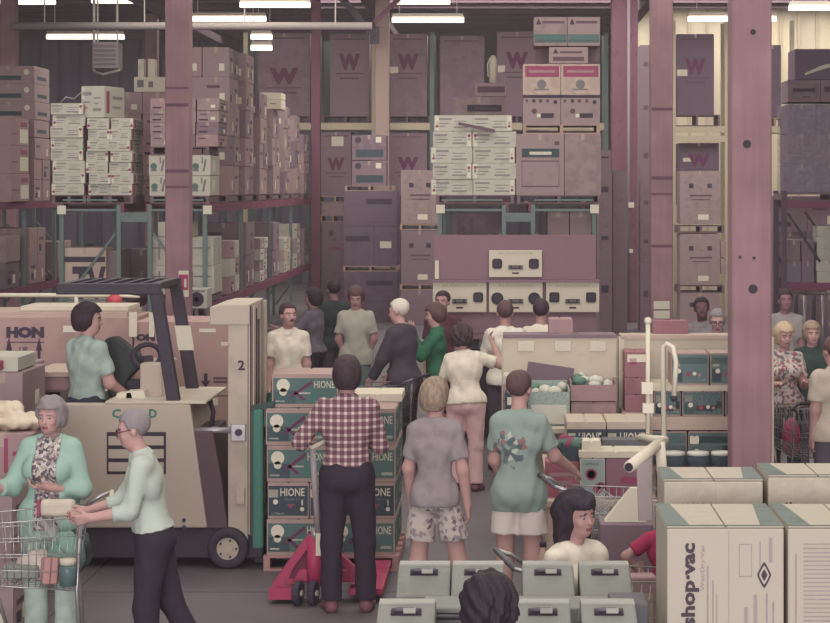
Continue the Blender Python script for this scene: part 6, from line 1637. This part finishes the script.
def printed_tee(key, base, cols, cx, cz, rx, rz):
    """a T-shirt with a mottled picture printed on the back"""
    m = spots_mat(key, cols, 26); nt = m.node_tree; b = nt.nodes['Principled BSDF']
    src = b.inputs['Base Color'].links[0].from_socket
    tc = nt.nodes.new('ShaderNodeTexCoord'); sp = nt.nodes.new('ShaderNodeSeparateXYZ'); nt.links.new(tc.outputs['Object'], sp.inputs[0])
    def sq(s_, c, r):
        a = nt.nodes.new('ShaderNodeMath'); a.operation = 'SUBTRACT'; a.inputs[1].default_value = c; nt.links.new(s_, a.inputs[0])
        d = nt.nodes.new('ShaderNodeMath'); d.operation = 'DIVIDE'; d.inputs[1].default_value = r; nt.links.new(a.outputs[0], d.inputs[0])
        p = nt.nodes.new('ShaderNodeMath'); p.operation = 'MULTIPLY'; nt.links.new(d.outputs[0], p.inputs[0]); nt.links.new(d.outputs[0], p.inputs[1]); return p.outputs[0]
    ad = nt.nodes.new('ShaderNodeMath'); ad.operation = 'ADD'; nt.links.new(sq(sp.outputs[0], cx, rx), ad.inputs[0]); nt.links.new(sq(sp.outputs[2], cz, rz), ad.inputs[1])
    nz = nt.nodes.new('ShaderNodeTexNoise'); nz.inputs['Scale'].default_value = 14; nt.links.new(tc.outputs['Object'], nz.inputs['Vector'])
    a2 = nt.nodes.new('ShaderNodeMath'); a2.operation = 'MULTIPLY_ADD'; a2.inputs[1].default_value = 1.6; nt.links.new(nz.outputs['Fac'], a2.inputs[0]); nt.links.new(ad.outputs[0], a2.inputs[2])
    lt = nt.nodes.new('ShaderNodeMath'); lt.operation = 'LESS_THAN'; lt.inputs[1].default_value = 1.45; nt.links.new(a2.outputs[0], lt.inputs[0])
    bk = nt.nodes.new('ShaderNodeMath'); bk.operation = 'LESS_THAN'; bk.inputs[1].default_value = 0.0; nt.links.new(sp.outputs[1], bk.inputs[0])
    mu = nt.nodes.new('ShaderNodeMath'); mu.operation = 'MULTIPLY'; nt.links.new(lt.outputs[0], mu.inputs[0]); nt.links.new(bk.outputs[0], mu.inputs[1])
    mx = nt.nodes.new('ShaderNodeMix'); mx.data_type = 'RGBA'; mx.inputs[6].default_value = S(*base)
    nt.links.new(mu.outputs[0], mx.inputs[0]); nt.links.new(src, mx.inputs[7]); nt.links.new(mx.outputs[2], b.inputs['Base Color'])
    return m
PLAID = plaid_mat()
FLORAL = spots_mat('cloth_floral', [(0, (96, 84, 92)), (.3, (176, 164, 154)), (.55, (140, 120, 120)), (.75, (206, 194, 176))], 62)
SHORTF = spots_mat('cloth_floral_shorts', [(0, (198, 184, 166)), (.62, (150, 134, 138)), (.82, (186, 172, 156)), (.93, (118, 96, 112))], 42)
FLOW2 = spots_mat('cloth_red_white', [(0, (206, 192, 176)), (.4, (168, 84, 96)), (.6, (196, 172, 160)), (.85, (120, 112, 116))], 40)
TEALT = printed_tee('cloth_teal_print', (146, 166, 152), [(0, (146, 166, 152)), (.25, (92, 108, 108)), (.5, (160, 110, 108)), (.68, (104, 126, 118)), (.86, (198, 196, 176))], -.05, 1.20, .13, .14)
MINT = cloth('mint', (150, 186, 164)); MINTP = cloth('mint_pale', (176, 196, 176)); POLO = cloth('polo', (164, 184, 168))
PALE = cloth('pale_shirt', (184, 194, 174)); CREAMC = cloth('cream', (224, 212, 184)); WHITEC = cloth('white', (230, 222, 198))
BLK = cloth('black', (56, 44, 58)); NAVY = cloth('navy', (62, 60, 76)); CHAR = cloth('charcoal', (76, 66, 76)); GREEN = cloth('green', (52, 118, 82))
PINK = cloth('pink', (236, 190, 182)); GREYT = cloth('grey_tee', (152, 137, 137)); CRSH = cloth('cream_shorts', (214, 200, 182)); OLIVE = cloth('olive', (64, 66, 68))
JEANT = cloth('teal_jeans', (104, 124, 118)); GRYJ = cloth('grey_jacket', (142, 138, 128)); REDT = cloth('red', (184, 44, 84)); MAR = cloth('maroon', (104, 58, 72))
GRYP = cloth('grey_pants', (92, 80, 92)); SHOE = M('shoe_brown', (122, 72, 84), .6, .1); SHOEB = M('shoe_black', (52, 42, 52), .5, .1)
# ------------------------------------------------------------------ the people
NEAR, MID, FAR = .0095, .011, .014
driver = person('forklift driver in pale teal polo shirt with dark wavy hair', 87, 16.1, 1.77, D(-42), 'pink', ('full', 'dark'), ('polo', POLO, .06), ('pants', NAVY), SHOEB,
                armR=((.12, .28, -1), (-.1, .95, -.55)), armL=((.1, .3, -1), (0, .9, -.2)), head=(-42, 4, 0), vox=MID, z0=.235, fat=1.06, face=True)
woman = person('older woman in mint cardigan over a floral blouse holding a cream bag', 51, 12.75, 1.60, D(176), 'pink', ('perm', 'grey'), ('tank', FLORAL, -.08), ('pants', MINTP, .022), SHOE,
               armL=((.28, .05, -1), (-1.0, .55, .12)), armR=((.4, .15, -.9), (.35, .75, .0)), head=(-8, 6, 0), fem=True, vox=NEAR, brow=M('brow_grey', (142, 112, 110), .9, 0), jacket=('rolled', MINT, -.16, .085, 'cardigan'), fat=1.05)
cb = tag(bevel(link('clutch_bag', mesh(*boxdata((0, 0, .05), (.22, .07, .11)), M('bag_leather', (208, 192, 166), .6, .06, 12, .2)), None, (PX(58, 12.42), 12.42, PZ(516, 12.42))), .03, 3), 'cream clutch bag held under the older woman arm', 'bag')
pbox('red_edge', cb, (-.115, 0, .05), (.02, .06, .1), INKR)
man = person('older grey haired man with glasses in pale shirt pushing a cart', 153, 12.0, 1.62, D(98), 'pink', ('short', 'grey'), ('rolled', PALE, .05), ('pants', BLK, .02), SHOEB,
             armR=((.1, .42, -.92), (-.05, .95, -.28)), armL=((.12, .22, -.95), (-.05, .95, -.15)), legR=((.02, -.28, -1), (.0, -.5, -1)), legL=((.02, .10, -1), (0, -.06, -1)), lean=9, head=(0, 4, 0), glasses=M('glasses_brown', (110, 60, 70), .4, 0), vox=NEAR, fat=1.06)
person('man with moustache in cream polo beside the forklift mast', 288, 20.7, 1.75, D(190), 'light', ('short', 'dark'), ('polo', CREAMC, .05), ('pants', NAVY), SHOEB, head=(22, 0, 0), moustache='dark', vox=MID, armL=((.14, -.02, -1), (.04, .1, -1)))
person('man in pale loose shirt looking down in the aisle', 356, 24.0, 1.75, D(180), 'mid', ('full', 'brown'), ('tee', cloth('pale_grey', (178, 172, 152)), -.10), ('pants', JEANT), SHOEB, head=(0, 22, 0), armR=((.2, -.15, -1), (-.35, -.2, -1)), armL=((.2, -.15, -1), (-.35, -.2, -1)), vox=MID)
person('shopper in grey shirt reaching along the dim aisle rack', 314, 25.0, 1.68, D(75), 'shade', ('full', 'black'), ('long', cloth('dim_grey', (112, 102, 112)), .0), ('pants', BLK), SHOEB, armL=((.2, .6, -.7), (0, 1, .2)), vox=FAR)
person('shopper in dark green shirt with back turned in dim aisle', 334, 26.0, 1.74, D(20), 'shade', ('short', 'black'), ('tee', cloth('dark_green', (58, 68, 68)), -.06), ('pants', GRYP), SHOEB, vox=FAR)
person('white haired man in charcoal suit leaning on a cart', 404, 21.0, 1.77, D(62), 'pink', ('short', 'white'), ('long', WHITEC, .08), ('pants', BLK, .02), SHOEB, armL=((.15, .42, -1), (-.05, .55, -.85)), armR=((.15, .4, -1), (-.05, .6, -.8)), jacket=('long', CHAR, -.17, .05, 'suit_jacket'), vox=MID, lean=4, head=(12, 6, 0), fat=1.05)
person('person in bright green sweater with hands raised to face', 436, 21.75, 1.68, D(92), 'pink', ('full', 'brown'), ('long', GREEN, -.04), ('pants', BLK), SHOEB, armL=((.1, .55, -.75), (-.25, .35, 1)), armR=((.1, .6, -.7), (-.2, .3, 1)), head=(0, 12, 0), vox=MID)
person('dark haired man in maroon behind the green sweater', 443, 22.9, 1.76, D(165), 'mid', ('short', 'dark'), ('tee', MAR, .0), ('pants', BLK), SHOEB, vox=FAR)
person('woman in cream top and pink trousers leaning with arm raised', 466, 19.5, 1.60, D(-12), 'pink', ('curly', 'dark'), ('tee', CREAMC, -.02), ('pants', PINK, .018), SHOE, armR=((.95, .35, -.32), (-.45, .2, .9)), armL=((.3, .05, -1), (.1, .35, -.9)), lean=10, side=-6, fem=True, fat=1.13, vox=MID, face=False)
person('man in white shirt seen from behind facing stereo panels, nearer the bin edge', 505, 20.9, 1.76, D(4), 'mid', ('short', 'brown'), ('tee', WHITEC, -.04), ('pants', GRYP), SHOEB, vox=MID, face=False, armL=((.2, .2, -1), (-.4, .9, .2)))
person('man in white shirt seen from behind beside the pinkish carton', 541, 21.1, 1.765, D(-6), 'mid', ('short', 'dark'), ('tee', CREAMC, -.04), ('pants', GRYP), SHOEB, vox=MID, face=False)
plaid = person('man in red and white plaid shirt standing with back turned', 347, 13.95, 1.76, D(4), 'mid', ('full', 'dark'), ('rolled', PLAID, .06), ('pants', BLK, .016), SHOE, armL=((.55, .05, -.8), (-.15, 1, -.12)), armR=((.26, .2, -1), (-.6, .8, .15)), legR=((.09, 0, -1), (.02, -.02, -1)), legL=((.05, 0, -1), (0, -.02, -1)), vox=NEAR, face=False, fat=1.04)
person('blond boy in grey T-shirt and flowered shorts seen from behind', 435, 13.3, 1.67, D(-8), 'light', ('full', 'sandy'), ('tee', GREYT, -.05), ('shorts', SHORTF, .028), SHOE, legR=((.2, .0, -1), (.12, -.06, -1)), legL=((.08, 0, -1), (.0, -.04, -1)), armR=((.22, -.05, -1), (.12, .10, -1)), armL=((.2, .1, -1), (.0, .35, -1)), fat=.82, vox=NEAR, face=False, head=(-12, 0, 0))
person('boy in teal printed T-shirt and cream shorts holding a cart', 519, 13.5, 1.705, D(-10), 'light', ('short', 'brown'), ('tee', TEALT, -.14), ('shorts', CRSH, .03), SHOE, armR=((.32, .35, -.85), (.42, .85, -.50)), armL=((.15, .2, -1), (-.2, .6, -.8)), fat=.86, vox=NEAR, face=False, head=(-10, 2, 0))
person('dark haired woman in cream top looking over the grey cases', 576, 9.52, 1.49, D(-146), 'mid', ('long', 'black'), ('tee', CREAMC, -.05), ('pants', GRYP), SHOEB, fem=True, head=(6, 4, 6), vox=.008, armR=((.2, .1, -1), (-.2, .5, -.8)))
person('person with black curly hair at the bottom edge, back turned', 489, 7.35, 1.50, D(12), 'mid', ('curly', 'black'), ('tee', BLK, -.05), ('pants', BLK), SHOEB, vox=.009, face=False)
person('grey haired man with glasses looking over the shelf unit', 717, 20.6, 1.69, D(180), 'pink', ('short', 'grey'), ('long', WHITEC, .0), ('pants', GRYP), SHOEB, head=(-4, 16, 0), glasses=BLACK, vox=MID, jacket=('long', GRYJ, -.1, .05, 'jacket'))
person('dark haired person in grey jacket behind the man with glasses', 706, 22.0, 1.74, D(176), 'dark', ('short', 'black'), ('long', cloth('grey_coat', (138, 128, 128)), -.08), ('pants', BLK), SHOEB, vox=FAR, side=4)
person('blonde woman in white and red print top beside thick post', 784, 19.3, 1.63, D(186), 'pink', ('bob', 'blond'), ('tee', FLOW2, -.04), ('pants', OLIVE), SHOEB, fem=True, head=(6, 10, 0), armR=((.2, .2, -1), (-.3, .9, .1)), armL=((.2, .2, -1), (-.2, .9, .1)), vox=MID)
person('blond boy in dark green shirt at the right edge', 812, 20.0, 1.60, D(172), 'pink', ('full', 'sandy'), ('polo', cloth('bottle_green', (58, 76, 72)), -.05), ('pants', GRYP), SHOEB, head=(14, 4, 0), armR=((.15, .3, -1), (-.3, .9, .1)), vox=MID)
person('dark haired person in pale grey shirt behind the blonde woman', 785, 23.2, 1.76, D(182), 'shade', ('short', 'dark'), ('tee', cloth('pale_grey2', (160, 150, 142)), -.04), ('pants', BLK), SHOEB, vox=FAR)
person('person in cream shirt cut by the right frame edge, back turned', 834, 16.9, 1.68, D(25), 'mid', ('short', 'brown'), ('polo', cloth('cream_dull', (186, 170, 148)), -.08), ('pants', GRYP, .02), SHOEB, vox=MID, face=False, fat=1.12)
person('child in magenta red shirt with elbow out behind vacuum cartons', 668, 11.7, 1.12, D(0), 'light', ('short', 'brown'), ('tee', REDT, -.03), ('pants', BLK), SHOEB, armL=((.85, -.1, -.6), (-.65, .25, -.75)), vox=MID, face=False)
# ------------------------------------------------------------------ more carts and bags among the crowd
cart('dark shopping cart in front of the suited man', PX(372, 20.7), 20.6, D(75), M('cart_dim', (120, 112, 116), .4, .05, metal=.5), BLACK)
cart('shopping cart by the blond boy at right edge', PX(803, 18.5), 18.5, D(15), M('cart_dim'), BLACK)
pouch('magenta_bag', 'magenta cloth bag hanging low beside the blonde woman', 791, 18.95, .40, (.09, .07, .19), M('bag_magenta', (190, 48, 104), .7, .1, 12, .2), 6)
# ------------------------------------------------------------------ added haze volume that lifts the shadows to a faded look
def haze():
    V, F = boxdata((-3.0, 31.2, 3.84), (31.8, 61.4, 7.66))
    m = bpy.data.materials.new('added_haze_volume'); m.use_nodes = True
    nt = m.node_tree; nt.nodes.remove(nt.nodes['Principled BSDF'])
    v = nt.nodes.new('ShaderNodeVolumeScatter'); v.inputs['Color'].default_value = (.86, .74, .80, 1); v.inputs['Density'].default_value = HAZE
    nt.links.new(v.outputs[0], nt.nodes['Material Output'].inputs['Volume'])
    o = link('added_haze', mesh(V, F, m)); o['kind'] = 'stuff'; o['label'] = 'thin added haze volume lifting the warehouse shadows'; o['category'] = 'haze'
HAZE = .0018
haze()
